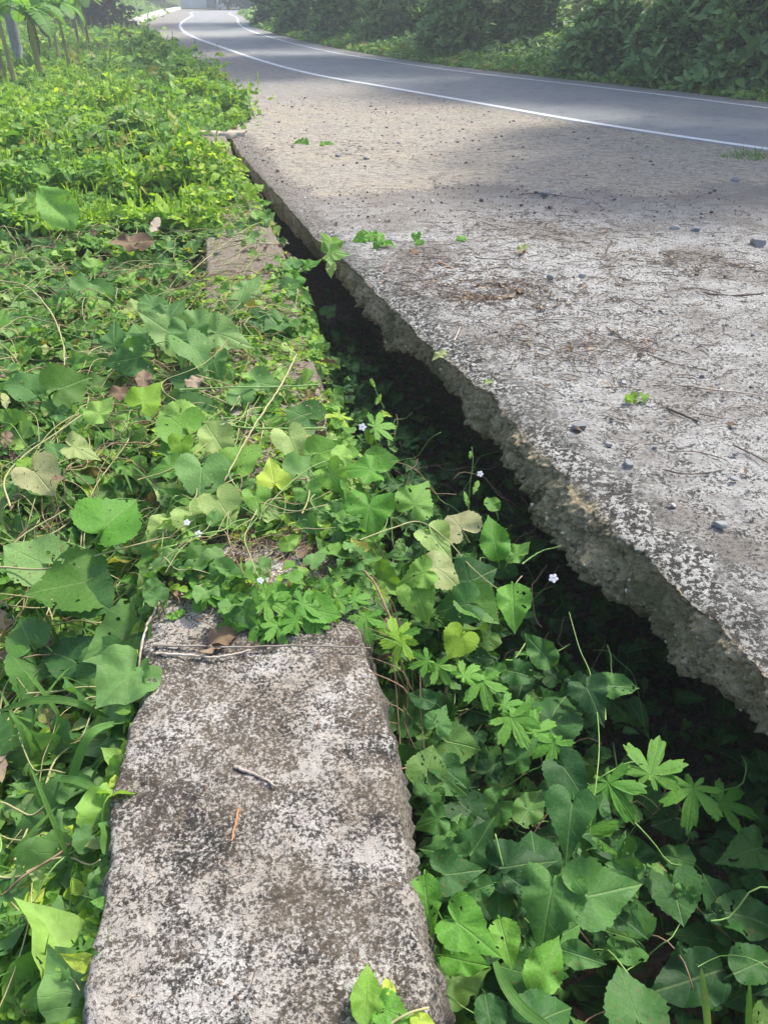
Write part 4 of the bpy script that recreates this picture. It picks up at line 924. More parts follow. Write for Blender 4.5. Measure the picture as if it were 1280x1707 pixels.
vine('broad_leaf_vine', 'lowest shaded vine in the left corner beside the wall foot', 'vine',
     [(30,1400,-.4),(90,1450,-.36),(120,1550,-.36),(110,1640,-.4)],
     [(105,1500,-.3,130,120,'heart'),(165,1560,-.3,130,-80,'round'),(85,1660,-.36,130,-120,'round'),(150,1410,-.3,110,60,'heart'),(40,1500,-.38,90,190,'heart'),(60,1330,-.34,90,100,'heart')], 'gap', 'gstem', .0025)
vine('yellow_tip_vine', 'yellowish vine tips spilling over the wall edge at the narrow end of the crack', 'vine',
     [(330,330,.05),(370,315,.06),(410,320,.05),(435,325,.0),(440,345,-.04)],
     [(420,325,.05,34,-30,'heart','weed'),(432,310,.03,26,60,'heart','weed'),(395,300,.07,30,150,'heart','bright'),(340,265,.07,34,10,'heart','vine'),(370,330,.06,34,-80,'heart','weed'),(360,285,.07,36,60,'heart','vine'),(405,340,.04,26,-40,'ovate','weed')], 'weed', 'stem', .0025)
vine('corner_vine', 'bright speckled leaf tips rising at the bottom edge of the photo on the wall', 'vine',
     [(600,1800,.02),(640,1720,.02),(680,1690,.03),(715,1680,.02)],
     [(610,1668,.03,100,85,'ovate','bright'),(660,1690,.03,70,-30,'heart','bright'),(648,1650,.03,40,100,'ovate','weed'),(700,1700,.02,50,-10,'ovate','weed')], 'bright', 'stem', .0028)
e = empty('broad_leaf', at(110, 370, -.02), 'single big upright banana-like leaf among the weeds at the left', 'leaf')
def big_leaf_mesh():
    n, k = 22, 13; V = []; UV = []
    for i in range(n):
        t = i/(n-1); w_ = .5*math.sin(math.pi*min(1, t*1.02)**.8)*(1+.05*math.sin(t*37))
        for j in range(k):
            s = -1+2*j/(k-1); V.append((s*w_*.62, t, .22*abs(s)*w_+.03*math.sin(9*t+3*s)-.25*t*t)); UV.append((s*w_*.5, t))
    return mesh('blade', V, grid_faces(n, k), M['banana'], uv=UV, rnd=np.full(len(V), .2))
def put_mesh(name, me, parent, u, v, z, size, ang, face=.5, loc=None):
    c = at(u, v, z) if loc is None else np.array(loc); up = np.array([0, 0, 1.]); toc = norm(np.array([0, 0, H])-c); N = norm(up*(1-face)+toc*face)
    a = math.radians(ang); T = np.array([math.cos(a), SP*math.sin(a), CP*math.sin(a)]); T = norm(T-N*(T@N)); X = np.cross(T, N)
    o = link(name, me, parent); org = c-(np.array(parent.location) if parent is not None else 0)
    o.matrix_local = Matrix(((X[0], T[0], N[0], org[0]), (X[1], T[1], N[1], org[1]), (X[2], T[2], N[2], org[2]), (0, 0, 0, 1))) @ Matrix.Scale(size, 4)
    return o
put_mesh('blade', big_leaf_mesh(), e, 125, 385, .04, .42, 128, .72)
stem_part(e, [at(110, 380, -.2), at(112, 385, -.02), at(110, 380, .10)], .006, .005)

# --- long blades of grass at the lower left
def blade(parent, pts, w0, mat='grass'):
    P = spline([at(*q) for q in pts], 22); n = len(P); T = norm(np.gradient(P, axis=0)); toc = norm(np.array([0, 0, H])-P)
    W = norm(np.cross(T, toc*.7+np.array([0, 0, .3]))); t = np.linspace(0, 1, n); wd = w0*np.sin(np.pi*np.clip(t*.94+.06, 0, 1))**.6
    N = np.cross(W, T)
    V = np.stack([P-W*wd[:, None]/2+N*wd[:, None]*.12, P, P+W*wd[:, None]/2+N*wd[:, None]*.12], 1)-np.array(parent.location)
    UV = np.stack([np.tile([-.4, 0, .4], n), np.repeat(t*.01, 3)], 1)
    return link('blade', mesh('blade', V.reshape(-1, 3), grid_faces(n, 3), M[mat], uv=UV, rnd=np.full(n*3, 0.)), parent)
def clump(name, label, cat, base, blades, mat='grass'):
    e = empty(name, at(*base), label, cat)
    for pts, w_ in blades: blade(e, pts, w_, mat)
    return e
clump('grass_tuft', 'tall grass with long arching blades beside the left flank of the wall', 'grass', (60,1400,-.45),
      [([(60,1420,-.4),(52,1300,-.22),(40,1230,-.12),(0,1150,-.05)], .014), ([(0,1185,-.08),(60,1168,-.04),(120,1170,-.04),(190,1200,-.1)], .020), ([(60,1380,-.3),(110,1300,-.14),(150,1230,-.06),(198,1203,-.05)], .018),
       ([(198,1203,-.05),(150,1225,-.03),(120,1300,-.12),(92,1392,-.22)], .022), ([(70,1300,-.2),(120,1300,-.08),(160,1315,-.06),(192,1335,-.1)], .018), ([(60,1400,-.4),(30,1250,-.2),(20,1180,-.1),(60,1130,-.05)], .008),
       ([(0,1480,-.3),(10,1440,-.2),(60,1380,-.15),(100,1340,-.14)], .010), ([(205,1230,-.2),(212,1150,-.1),(222,1110,-.05)], .012), ([(70,1420,-.4),(62,1340,-.25),(80,1250,-.15),(110,1190,-.1)], .006)])
clump('grass_tuft', 'grass tuft with two broad blades in the bottom left corner', 'grass', (20,1640,-.45),
      [([(0,1540,-.3),(50,1525,-.22),(100,1570,-.22),(148,1640,-.3)], .024), ([(20,1660,-.4),(10,1560,-.3),(8,1480,-.22),(0,1420,-.15)], .016), ([(0,1470,-.2),(30,1465,-.18),(50,1460,-.18)], .020), ([(40,1700,-.4),(60,1620,-.35),(120,1560,-.3)], .007), ([(15,1690,-.4),(40,1600,-.33),(30,1530,-.28)], .006), ([(60,1707,-.4),(20,1620,-.35),(0,1600,-.33)], .009)])
clump('dry_grass_tuft', 'straw-coloured dry grass at the foot of the wall in the bottom left corner', 'grass', (60,1690,-.45),
      [([(20+k*14,1720,-.45),(25+k*11,1650-k*4,-.38),(10+k*16,1580+k*7,-.33)], .004) for k in range(8)]+[([(30,1360,-.3),(38,1400,-.28),(50,1430,-.28),(60,1445,-.3)], .008)], 'dead')
clump('grass_tuft', 'two narrow upright blades in the bottom right corner', 'grass', (1200,1760,-.35),
      [([(1182,1780,-.3),(1178,1700,-.2),(1172,1650,-.14),(1168,1612,-.1)], .014), ([(1245,1780,-.3),(1247,1700,-.2),(1249,1635,-.12)], .012)])
clump('curved_blade', 'single pale-green bent blade curving down in the gap at the bottom', 'grass', (900,1700,-.2),
      [([(820,1590,-.1),(840,1640,-.08),(870,1680,-.08),(905,1707,-.1),(960,1740,-.14)], .020)])
clump('grass_tuft', 'small dry green tuft on the dirt beside the white road line', 'grass', (1245,268,0),
      [((lambda u, d: (lambda v, h: [(u, v, .0), (u+d*.5, v-7*h, .03*h), (u+d, v-16*h, .05*h)])(264+random.uniform(-8, 8)*(1-abs(u-1250)/60), random.uniform(.3, 1.1)))(1245+random.gauss(0, 19), random.uniform(-14, 14)), .006) for k in range(110)], 'grass')

# --- leafy weed clumps at the field's edge
def weed_clump(u, v, w_, h_, nl, ll, mat, label, seed):
    c = at(u, v, -.05); e = empty('weed_clump', c, label, 'weeds', 'weed clumps at the edge of the field'); r = np.random.default_rng(seed)
    ns = 16; b = MB(); lb = MB(); T = tpls('ovate', 1, 4)
    for k in range(ns):
        a = r.uniform(0, 6.28); rad = w_*.5*r.uniform(.2, 1); hh = h_*r.uniform(.55, 1.1)
        P = spline([(math.cos(a)*rad*.3, math.sin(a)*rad*.3, -.1), (math.cos(a)*rad*.6, math.sin(a)*rad*.6, hh*.5), (math.cos(a)*rad, math.sin(a)*rad, hh)], 12); b.tube(P, .006, .002, 4)
        i = r.integers(2, 12, nl//ns); p = P[i]+r.normal(0, .02, (len(i), 3)); F = frames(len(i), .6, (0, -.3, 0)); lb.inst(T[k % 4], p, F, ll*r.lognormal(0, .25, len(i)), np.clip(r.random(len(i)), 0, .95))
    b.build('stems', M['gstem'], e); lb.build('foliage', M[mat], e)
for k, q in enumerate([(392,196,.7,.34,260,.07,'vine','dark leafy weeds spilling onto the dirt at the end of the wall'),(345,172,.9,.36,300,.08,'weed','tall weeds behind the ones at the end of the wall'),(300,140,1.1,.45,300,.10,'vine','dark weed clump half way along the field edge'),(268,112,1.2,.5,300,.11,'vine','dark weed clump below the pale kerb side of the field'),
    (235,92,1.4,.6,300,.13,'vine','weed clump near the far corner of the field'),(180,190,1.0,.32,300,.08,'weed','bright yellow-green weeds in the middle of the field'),(60,210,1.1,.34,300,.08,'weed','bright weeds near the left edge of the field'),(258,262,.5,.26,240,.06,'weed','bright weeds left of the bare far end of the wall'),(40,300,.8,.30,260,.06,'vine','weed clump at the left edge beside the big upright leaf')]): weed_clump(*q, 300+k)

# --- small weeds on the slab
def sprig(label, pts, px, mat='bright', cat='weed'):
    e = empty('slab_weed', at(*pts[0], 0), label, cat)
    if len(pts) > 1: stem_part(e, [at(*q, .006+.02*(i % 2)) for i, q in enumerate(pts)], .002, .0012, 'stem')
    for i, q in enumerate(pts): put_leaf(e, q[0]+random.uniform(-4, 4), q[1]+random.uniform(-5, 0), .025, px*random.uniform(.8, 1.15), random.uniform(0, 360), 'heart', mat, .45)
sprig('creeping weed with bright leaves beside a pinkish scrap on the slab edge', [(596,398),(622,396),(634,392),(640,408),(628,412),(652,410)], 26)
sprig('two small green leaves alone on the slab right of the creeping weed', [(694,400),(700,406)], 24)
sprig('single small leaf right of the two leaves on the slab', [(772,398)], 20)
sprig('tiny bright sprig at the sunny far end of the slab', [(494,240),(504,238),(514,241)], 14)
sprig('tiny green sprig right of the bright sprig at the far end of the slab', [(540,242),(546,240)], 15)
sprig('flat green sprig in the middle of the near slab', [(1052,664),(1060,666),(1046,668),(1070,667)], 20, 'weed')

# --- flowers
def flower(u, v, z, px, label):
    c = at(u, v, z); s = .62*px*depth(c)/FPX; e = empty('white_flower', c, label, 'flower')
    b = MB(); n = 5
    for k in range(n):
        a = 2*math.pi*k/n; P = []
        for i in range(4):
            for j in (-1, 0, 1):
                r = .08+.42*i/3; wv = [.06, .15, .20, .07][i]; P.append((math.cos(a)*r-math.sin(a)*j*wv, math.sin(a)*r+math.cos(a)*j*wv, .10*r-abs(j)*.03*(i > 1)-.18*r*r+.05))
        b.add(np.array(P)*s, grid_faces(4, 3))
    o = b.build('petals', M['petal'], e); 
    tr = MB(); tr.tube(spline([(0, 0, .02*s/.02*.05), (0, 0, -.1*s), (.02*s, 0, -.5*s)], 6), .06*s, .03*s, 6); tr.build('throat', M['gstem'], e)
    toc = Vector(norm(np.array([0, 0, H])-c)*.7+np.array([0, 0, .3])); e.rotation_euler = toc.to_track_quat('Z', 'Y').to_euler()
for args in [(312,871,.09,18,'white flower, the upper of two close together on the creeper'), (331,890,.09,20,'white flower, the lower of two close together on the creeper'), (434,968,.07,20,'white flower above the bright lobed clump on the wall top'),
             (604,712,.06,22,'white flower at the wall edge beside the dark gap'), (922,964,-.15,26,'pale lilac five-petalled flower deep in the gap under the slab'), (800,790,-.1,18,'small white flower on a shoot in front of the dark gap')]: flower(*args)

# ------------------------------------------------------------------ twigs, dry leaves and stones
def twig(name, pts, r, label, mat='twig', z=.006, cat='twig', r1=None, fork=None):
    P = [at(q[0], q[1], q[2] if len(q) > 2 else z) for q in pts]; loc = P[0].copy()
    b = MB(); n = max(10, len(P)*6); S_ = spline(P, n); S_ += RNG.normal(0, r*.28, S_.shape)*[1, 1, .4]
    rr = np.linspace(r, r1 or r*.6, n)*(1+.12*RNG.normal(0, 1, n)); b.tube(S_, rr, None, 7)
    if fork:
        Q = spline([at(q[0], q[1], q[2] if len(q) > 2 else z) for q in fork], 10); b.tube(Q, r*.6, r*.3, 6)
    o = b.build(name, M[mat], loc=loc); return tag(o, label, cat)
twig('twig', [(262,1076),(330,1077),(400,1079),(500,1076),(618,1080)], .0032, 'long straight grey stick lying right across the wall top', z=.012)
twig('twig', [(260,1089),(310,1092),(360,1095),(400,1088),(418,1083)], .0038, 'shorter pale stick just below the long straight stick on the wall', z=.010)
twig('vine_stem', [(275,970,.01),(262,1010,.01),(244,1045,.01),(235,1090,-.01),(231,1140,-.05)], .004, 'pale bent stem hanging over the left edge of the wall', cat='stem')
twig('twig', [(392,1278),(415,1287),(440,1298),(459,1310)], .0042, 'short grey stick in the middle of the bare wall top', z=.008)
twig('twig', [(398,1347),(392,1375),(386,1403)], .0032, 'short orange twig standing out on the bare wall top', 'orange')
twig('twig', [(308,1317),(330,1325),(352,1332)], .0014, 'thin dark twig left of the orange twig on the wall', 'dark_twig')
twig('vine_stem', [(495,590,.07),(470,640,.10),(440,685,.12),(410,735,.13),(388,775,.12),(375,802,.10)], .0038, 'long pale stem arching over the creeper on the wall', 'stem', cat='stem')
twig('vine_stem', [(370,708,.10),(420,714,.09),(480,715,.08),(545,714,.07)], .0046, 'straight thick green stem lying level across the wall creeper', 'gstem', cat='stem', r1=.004)
twig('vine_stem', [(300,650,.08),(380,646,.08),(460,645,.06),(535,641,.04)], .0036, 'faint green stem level across the root tangle', 'gstem', cat='stem', r1=.003)
twig('vine_stem', [(0,468,.05),(45,478,.07),(85,520,.08),(105,570,.07),(108,610,.05)], .0046, 'pale stem looping down among the leaves at the left edge', 'stem', cat='stem')
twig('vine_stem', [(0,925,-.03),(50,885,.0),(110,850,.02)], .0032, 'straight thin stem at the left edge below the wilting leaves', 'stem', cat='stem')
twig('vine_stem', [(545,905,.015),(590,935,.02),(625,975,.015),(650,1030,-.01),(665,1080,-.08)], .0042, 'thick grey-brown stem crossing the wall to its right edge', 'rstem', cat='stem')
twig('vine_stem', [(330,690,.08),(270,640,.09),(360,590,.10),(440,470,.06)], .002, 'thin wiry stem rising across the heart leaves', 'stem', cat='stem')
twig('vine_stem', [(310,460,.05),(370,410,.04),(430,372,.03),(470,380,.0)], .003, 'pale stem lying over the bare patch of the far wall', 'stem', cat='stem')
twig('vine_stem', [(360,378,.02),(420,368,.015),(462,372,.01)], .0026, 'thin straw-coloured stem at the top of the bare patch', 'twig', cat='stem')
twig('vine_stem', [(870,940,-.12),(900,920,-.1),(935,910,-.08)], .0028, 'short light-green stalk pointing at the slab from the gap', 'gstem', cat='stem')
twig('vine_stem', [(895,1455,-.4),(930,1510,-.42),(990,1580,-.44)], .004, 'brown stem half hidden low in the gap', 'rstem', cat='stem')
twig('hanging_root', [(655,1090,-.03),(662,1180,-.16),(668,1270,-.25),(664,1340,-.33)], .002, 'single thin root hanging down the right flank of the wall', 'rstem', cat='root')
# slab
twig('twig', [(1130,482),(1165,487),(1205,492),(1240,492),(1280,488)], .006, 'thick forked dark twig at the right of the slab', 'dark_twig', fork=[(1130,482,.01),(1160,480,.012),(1200,488,.008)])
twig('twig', [(1140,642),(1190,650),(1240,655),(1295,665)], .0045, 'long pale twig at the right edge of the slab', 'twig')
twig('twig', [(1010,545),(1060,580),(1110,602),(1178,618)], .0028, 'thin dark bent twig across the middle of the slab', 'dark_twig')
twig('twig', [(1112,752),(1160,753),(1205,765),(1215,772)], .0024, 'thin curved twig on the near slab above a parallel one', 'dark_twig')
twig('twig', [(1103,782),(1140,790),(1180,788),(1208,782)], .0026, 'thin curved twig on the near slab below a parallel one', 'dark_twig')
twig('twig', [(1222,742),(1255,758),(1290,778)], .003, 'dark twig running off the right edge of the near slab', 'dark_twig')
twig('twig', [(757,568),(764,552),(772,536)], .0038, 'short pale stick near the broken slab edge', 'twig')
twig('twig', [(966,482),(990,474),(1014,463)], .004, 'short pale diagonal stick on the slab', 'twig')
twig('twig', [(628,252),(665,250),(700,243)], .007, 'long bleached stick on the sunny dirt', 'twig')
twig('twig', [(730,436),(750,446),(766,455)], .006, 'short yellowish stick by the brown litter', 'orange')
twig('twig', [(1110,680),(1135,690),(1162,702)], .006, 'flat dark bark strip on the right of the slab', 'dark_twig')
twig('twig', [(1165,690),(1185,694),(1205,698)], .003, 'small dark twig right of the bark strip', 'dark_twig')
twig('twig', [(1098,420),(1120,428),(1140,432)], .004, 'short dark twig behind the brown litter at the right', 'dark_twig')
twig('twig', [(930,292),(960,294),(995,298)], .005, 'dark stick on the shaded dirt', 'dark_twig')
twig('twig', [(865,325),(890,322),(930,326),(975,332)], .004, 'long dark stick along the edge of the dirt', 'dark_twig')
twig('twig', [(985,333),(1003,345)], .003, 'tiny dark stick at the end of the long one', 'dark_twig')
twig('twig', [(780,425),(800,430),(850,432),(900,424)], .003, 'thin dark twig behind the litter heap', 'dark_twig')
twig('twig', [(675,470),(710,466),(760,456)], .003, 'thin twig near the mossy slab edge', 'dark_twig')
twig('twig', [(800,450),(840,445),(880,448)], .003, 'thin twig right behind the litter heap', 'dark_twig')
twig('twig', [(900,600),(925,585),(955,575)], .0024, 'thin twig left of the bent twig on the slab', 'dark_twig')

def dry_leaf(u, v, z, px, ang, label, mat='dead', kind='ovate', face=.3):
    c = at(u, v, z); e = empty('dry_leaf', c, label, 'leaf')
    o, _ = put_leaf(e, u, v, z, px, ang, kind, mat, face, name='blade'); return e
dry_leaf(370, 1060, .02, 66, 50, 'long brown dry leaf lying over the sticks on the wall')
dry_leaf(352, 1080, .02, 60, 60, 'second brown dry leaf tucked beside the first on the sticks', kind='long')
dry_leaf(284, 942, .04, 72, 175, 'cream-yellow dying leaf at the left edge of the wall top', 'pale')
dry_leaf(212, 405, .10, 120, 28, 'large curled grey-brown dead leaf among the weeds', kind='long', face=.6)
dry_leaf(258, 378, .12, 52, 70, 'small curled dead leaf behind the large dead leaf', kind='long')
dry_leaf(325, 635, .09, 52, 80, 'dark shrivelled leaf among the heart leaves')
dry_leaf(240, 632, .08, 50, 100, 'second dark shrivelled leaf left of the first')
dry_leaf(200, 655, .08, 50, 20, 'purplish dead leaf in the tangle left of the wall')
dry_leaf(98, 798, .04, 28, 40, 'tiny dark bud-like dead leaf by the wilting leaves')
dry_leaf(858, 484, .02, 40, 20, 'silvery folded dead leaf on the litter heap')
dry_leaf(848, 490, .02, 34, 160, 'dark dead leaf beside the silvery one')
dry_leaf(690, 420, .015, 30, 60, 'pinkish scrap of dead leaf on the slab edge')
dry_leaf(870, 415, .01, 32, 200, 'pale dry leaf on the slab behind the litter heap', 'pale')
dry_leaf(812, 636, .01, 20, 10, 'small white shell-like flake at the slab edge', 'pale')
dry_leaf(735, 590, .01, 34, 220, 'cream flake at the broken slab edge', 'pale')

ROCKS = [rock_mesh(k) for k in range(6)]
STONES = [(962,715,36,'largest blue-grey stone near the broken slab edge'),(1198,877,32,'angular dark stone nearest the camera on the slab'),(1045,773,26,'flat grey stone in the middle of the near slab'),(1014,742,18,'small grey stone above the flat stone'),
 (1089,747,13,'small round stone left of the curved twigs'),(1221,801,20,'bluish stone at the end of the curved twigs'),(1225,758,14,'small bluish stone above the curved twigs, right side'),(1262,409,34,'pale stone at the right edge of the slab'),(1160,385,24,'dark rounded stone, right one of the pair behind the slab'),
 (1122,383,22,'rounded stone, left one of the pair behind the slab'),(1226,303,22,'flat stone on the shaded dirt near the road'),(908,327,26,'dark clod on the edge of the dirt'),(918,465,22,'pale bluish stone behind the diagonal stick'),(970,462,20,'brownish stone left of the diagonal stick'),
 (1074,592,14,'tiny blue stone beside the bent twig'),(1003,438,12,'small stone behind the diagonal stick'),(1040,640,16,'small pale stone by the green sprig'),(1052,790,10,'tiny stone below the flat grey stone'),(1195,640,13,'tiny pale stone above the long pale twig'),(1168,628,14,'small grey stone at the end of the bent twig'),
 (450,408,16,'blue-grey pebble on the bare patch of the far wall'),(362,423,13,'small pale pebble at the left of the bare patch'),(565,262,18,'brown clod on the far end of the slab'),(610,268,16,'brown clod right of its neighbour on the sunny slab'),(1190,395,12,'tiny stone right of the pair of rounded stones'),
 (665,240,12,'small stone on the sunny dirt'),(790,478,14,'small dark stone in the litter'),(1255,560,12,'small stone near the right edge of the slab'),(1128,560,10,'tiny stone above the long pale twig')]
for i, (u, v, px, lab) in enumerate(STONES):
    c = at(u, v, 0); s = .80*px*depth(c)/FPX
    o = link('stone', ROCKS[i % 6]); o.location = (c[0], c[1], s*.13); o.scale = (s*1.1,)*3; o.rotation_euler = (RNG.normal(0, .15), RNG.normal(0, .15), RNG.uniform(0, 6.28))
    tag(o, lab, 'stone', 'loose stones on the concrete')

def litter():
    b = MB(); OV = tpls('ovate', 1, 4); LG = tpls('long', 1, 4)
    spots = [(at(800, 482), .40, .30, 170), (at(905, 500), .75, .40, 170), (at(965, 575), .40, .26, 110), (at(790, 500), .12, .07, 60), (at(880, 385), .5, .4, 130), (at(1150, 440), .45, .25, 110), (at(740, 440), .4, .3, 90), (at(1000, 420), 1.2, .9, 130), (at(1000, 650), .8, .5, 90), (at(560, 250), .8, .6, 120)]
    for c, rx, ry, n in spots:
        X = c[0]+RNG.normal(0, rx*.6, n); Y = c[1]+RNG.normal(0, ry*.6, n); k = X > xt(Y)+.06; X, Y = X[k], Y[k]; n = len(X)
        pos = np.stack([X, Y, .006+RNG.exponential(.006, n)], 1); pk = RNG.integers(0, 8, n); Fm = frames(n, .35)
        sz = RNG.lognormal(math.log(.014), .5, n); rn = RNG.random(n)*.55
        for i in range(8): s = pk == i; b.inst((OV+LG)[i], pos[s], Fm[s], sz[s]*(1 if i < 4 else 1.8), rn[s], 0)
        for q in range(int(n*2.2)):
            x = c[0]+RNG.normal(0, rx*.75); y = c[1]+RNG.normal(0, ry*.65)
            if x < xt(y)+.05: continue
            a = RNG.uniform(0, 6.28); L = RNG.uniform(.02, .12); m = RNG.normal(0, .25)
            b.tube(spline([(x, y, .007), (x+math.cos(a)*L/2, y+math.sin(a)*L/2, .010), (x+math.cos(a+m)*L, y+math.sin(a+m)*L, .006)], 6), RNG.uniform(.0008, .0022), None, 4, mi=1)
    o = b.build('leaf_litter', [M['dead'], M['dark_twig']]); tag(o, 'brown leaf crumbs and twiglets scattered over the slab', 'litter', kind='stuff')
    # specks and straws on the bare wall top
    b = MB()
    for q in range(260):
        y = RNG.uniform(.35, 1.75); x = RNG.uniform(wl(y)+.03, wr(y)-.03); a = RNG.uniform(0, 6.28); L = RNG.lognormal(math.log(.02), .6); m = RNG.normal(0, .6)
        b.tube(spline([(x, y, .005), (x+math.cos(a)*L/2, y+math.sin(a)*L/2, .008), (x+math.cos(a+m)*L, y+math.sin(a+m)*L, .005)], 7), RNG.uniform(.0004, .0011), None, 4, mi=int(RNG.choice([0, 1, 2])))
    tag(b.build('straw_litter', [M['dark_twig'], M['twig'], M['rstem']]), 'fine straw and hair-thin twigs scattered on the bare wall top', 'litter', kind='stuff')
    # gravel
    b = MB(); me = rock_mesh(77, 1); V = np.array([v.co[:] for v in me.vertices]); F = np.array([p.vertices[:] for p in me.polygons])
    n = 15000; Y = 1.3+RNG.random(n)**.8*12.5; X = xt(np.minimum(Y, 10))+.05+RNG.random(n)*(1.2+.36*Y)
    k = (RNG.random(n) < np.where(Y > 5.8, 1, .13)); X, Y = X[k], Y[k]
    # keep off the asphalt
    rx = np.interp(Y, NEAR_EDGE[:60, 1], NEAR_EDGE[:60, 0]); k = (X < rx-.05); X, Y = X[k], Y[k]; n = len(X)
    a = RNG.uniform(0, 6.28, n); Fr = np.zeros((n, 3, 3)); Fr[:, 0, 0] = np.cos(a); Fr[:, 0, 1] = -np.sin(a); Fr[:, 1, 0] = np.sin(a); Fr[:, 1, 1] = np.cos(a); Fr[:, 2, 2] = 1
    sz = np.clip(RNG.lognormal(math.log(.008), .6, n), .003, .045)*(1+.05*Y)
    b.inst((V, F, np.zeros((len(V), 2))), np.stack([X, Y, np.full(n, .004)+sz*.15], 1), Fr, sz, RNG.random(n))
    tag(b.build('gravel', [M['gravel']]), 'fine loose gravel over the dirt and the slab', 'gravel', kind='stuff')
litter()

# pale strip across the far end of the wall
b = MB(); P0, P1 = at(268, 219, .03), at(410, 219, .03)
n = 40; L = spline([P0, (P0*.6+P1*.4)+[0, .02, .006], (P0*.3+P1*.7)+[0, -.03, 0], P1], n); V = []
for i, p in enumerate(L):
    hw = .10+.05*float(fbm(i*.3, 3)); 
    for (dy, dz) in ((-hw, -.06), (-hw*.95, -.004), (0, .006), (hw*.9, -.004), (hw, -.06)): V.append(p+[0, dy+.01*float(fbm(i*.8, 9)), dz+.004*float(fbm(i*.9, dy*30))])
b.add(V, grid_faces(n, 5)); o = b.build('weathered_board', M['plank'], loc=P0); tag(o, 'pale flat weathered board lying across the far end of the wall', 'board')

# ------------------------------------------------------------------ banana plants, post and trees at the left
def banana_leaf(L, W, arch, seed):
    r = random.Random(seed); n = 26; V = []; F = []; UV = []
    for sgn in (-1, 1):
        for seg in range(n):
            t0, t1 = seg/n, (seg+1)/n-(.012 if r.random() < .2 else 0)
            sag = r.uniform(.2, .38)
            base = len(V)
            for t in (t0, t1):
                y = math.sin(arch*t)/arch*L; z = (math.cos(arch*t)-1)/arch*L*-1*-1
                w_ = W*.5*math.sin(math.pi*min(1, .10+t*.90))**.55
                for s in (0, .5, 1): V.append((sgn*s*w_, y+.10*s*w_, z-sag*s*s*w_+.12*s*w_)); UV.append((sgn*s*.35, t))
            F.append((base, base+1, base+4, base+3)); F.append((base+1, base+2, base+5, base+4))
    b = MB(); b.add(V, F, UV, .5, 0)
    t = np.linspace(-.18, 1, 16); c = np.stack([0*t, np.sin(arch*t)/arch*L, (np.cos(arch*t)-1)/arch*L-.008], 1); b.tube(c, .016, .004, 6, mi=1)
    return b.me('banana_leaf', [M['banana'], M['gstem']])
BL = [banana_leaf(1.2, .44, 1.5, 1), banana_leaf(1.0, .40, 2.0, 2), banana_leaf(1.35, .46, 1.2, 3)]
DL = banana_leaf(.8, .18, 2.4, 9); DL2 = DL.copy(); DL2.materials[0] = M['dead']; DL2.materials[1] = M['rstem']
BAN = [(118,118,.08,1.1,'slim banana plant in front of the two furthest right'),(28,150,.09,1.1,'banana plant nearest the camera, just left of the grey post'),(142,66,.08,1.2,'slim banana plant behind the two furthest right'),(80,70,.08,1.2,'slim banana plant in the back row behind the tallest one'),(10,138,.12,1.15,'banana plant at the left edge with a straight brown stem'),(70,138,.12,1.0,'banana plant right of the grey post, tallest of the front row'),(100,100,.09,1.05,'banana plant behind the front row with a yellowing stem'),
       (134,82,.10,1.1,'banana plant, left of the two furthest right'),(151,86,.10,1.15,'banana plant furthest right in the row'),(88,90,.08,1.0,'thin banana plant standing between two stouter ones'),(2,95,.10,1.2,'banana plant behind the one at the left edge'),(166,52,.08,1.2,'small distant banana plant beside the dark tree'),(55,66,.1,1.3,'banana plant at the back of the plot behind the post')]
for i, (u, v, r, hh, lab) in enumerate(BAN):
    c = at(u, v, -.12); e = empty('banana_plant', c, lab, 'banana plant', 'banana plants at the edge of the field')
    lean = RNG.normal(0, .05, 2); hh += .22; top = np.array([lean[0], lean[1], hh]); b = MB()
    P = spline([(0, 0, -.1), (lean[0]*.2, lean[1]*.2, hh*.4), top], 16); b.tube(P, np.linspace(r*.58, r*.34, 16)*(1+.05*RNG.normal(0, 1, 16)), None, 12); b.build('stem', M['banana_stem'], e)
    a0 = RNG.uniform(0, 6.28)
    for k in range(8):
        o = link('leaf', BL[(i+k) % 3], e); o.location = top*(.90+.012*k); el = [1.25, .75, .95, .45, 1.1, .6, .85, .3][k]
        o.rotation_euler = (el, 0, a0+k*2.4); o.scale = (.85,)*3
    for k in range(1 if i in (5, 9) else 0):
        o = link('dead_leaf', DL2, e); o.location = top*.86; o.rotation_euler = (-.5, 0, a0+k*3.1+.7); o['label'] = 'hanging brown dead leaf'
c = at(36, 112, -.12); e = empty('concrete_post', c, 'thick blue-grey concrete post among the banana plants', 'post')
b = MB(); b.tube([(0, 0, -.1), (0, 0, .5), (0, 0, 1.2), (0, 0, 2.3)], .125, .115, 20); b.build('shaft', M['post'], e)
b = MB(); b.tube([(0, 0, 2.3), (0, 0, 2.34), (0, 0, 2.36)], .13, .12, 20); b.build('cap', M['post'], e)

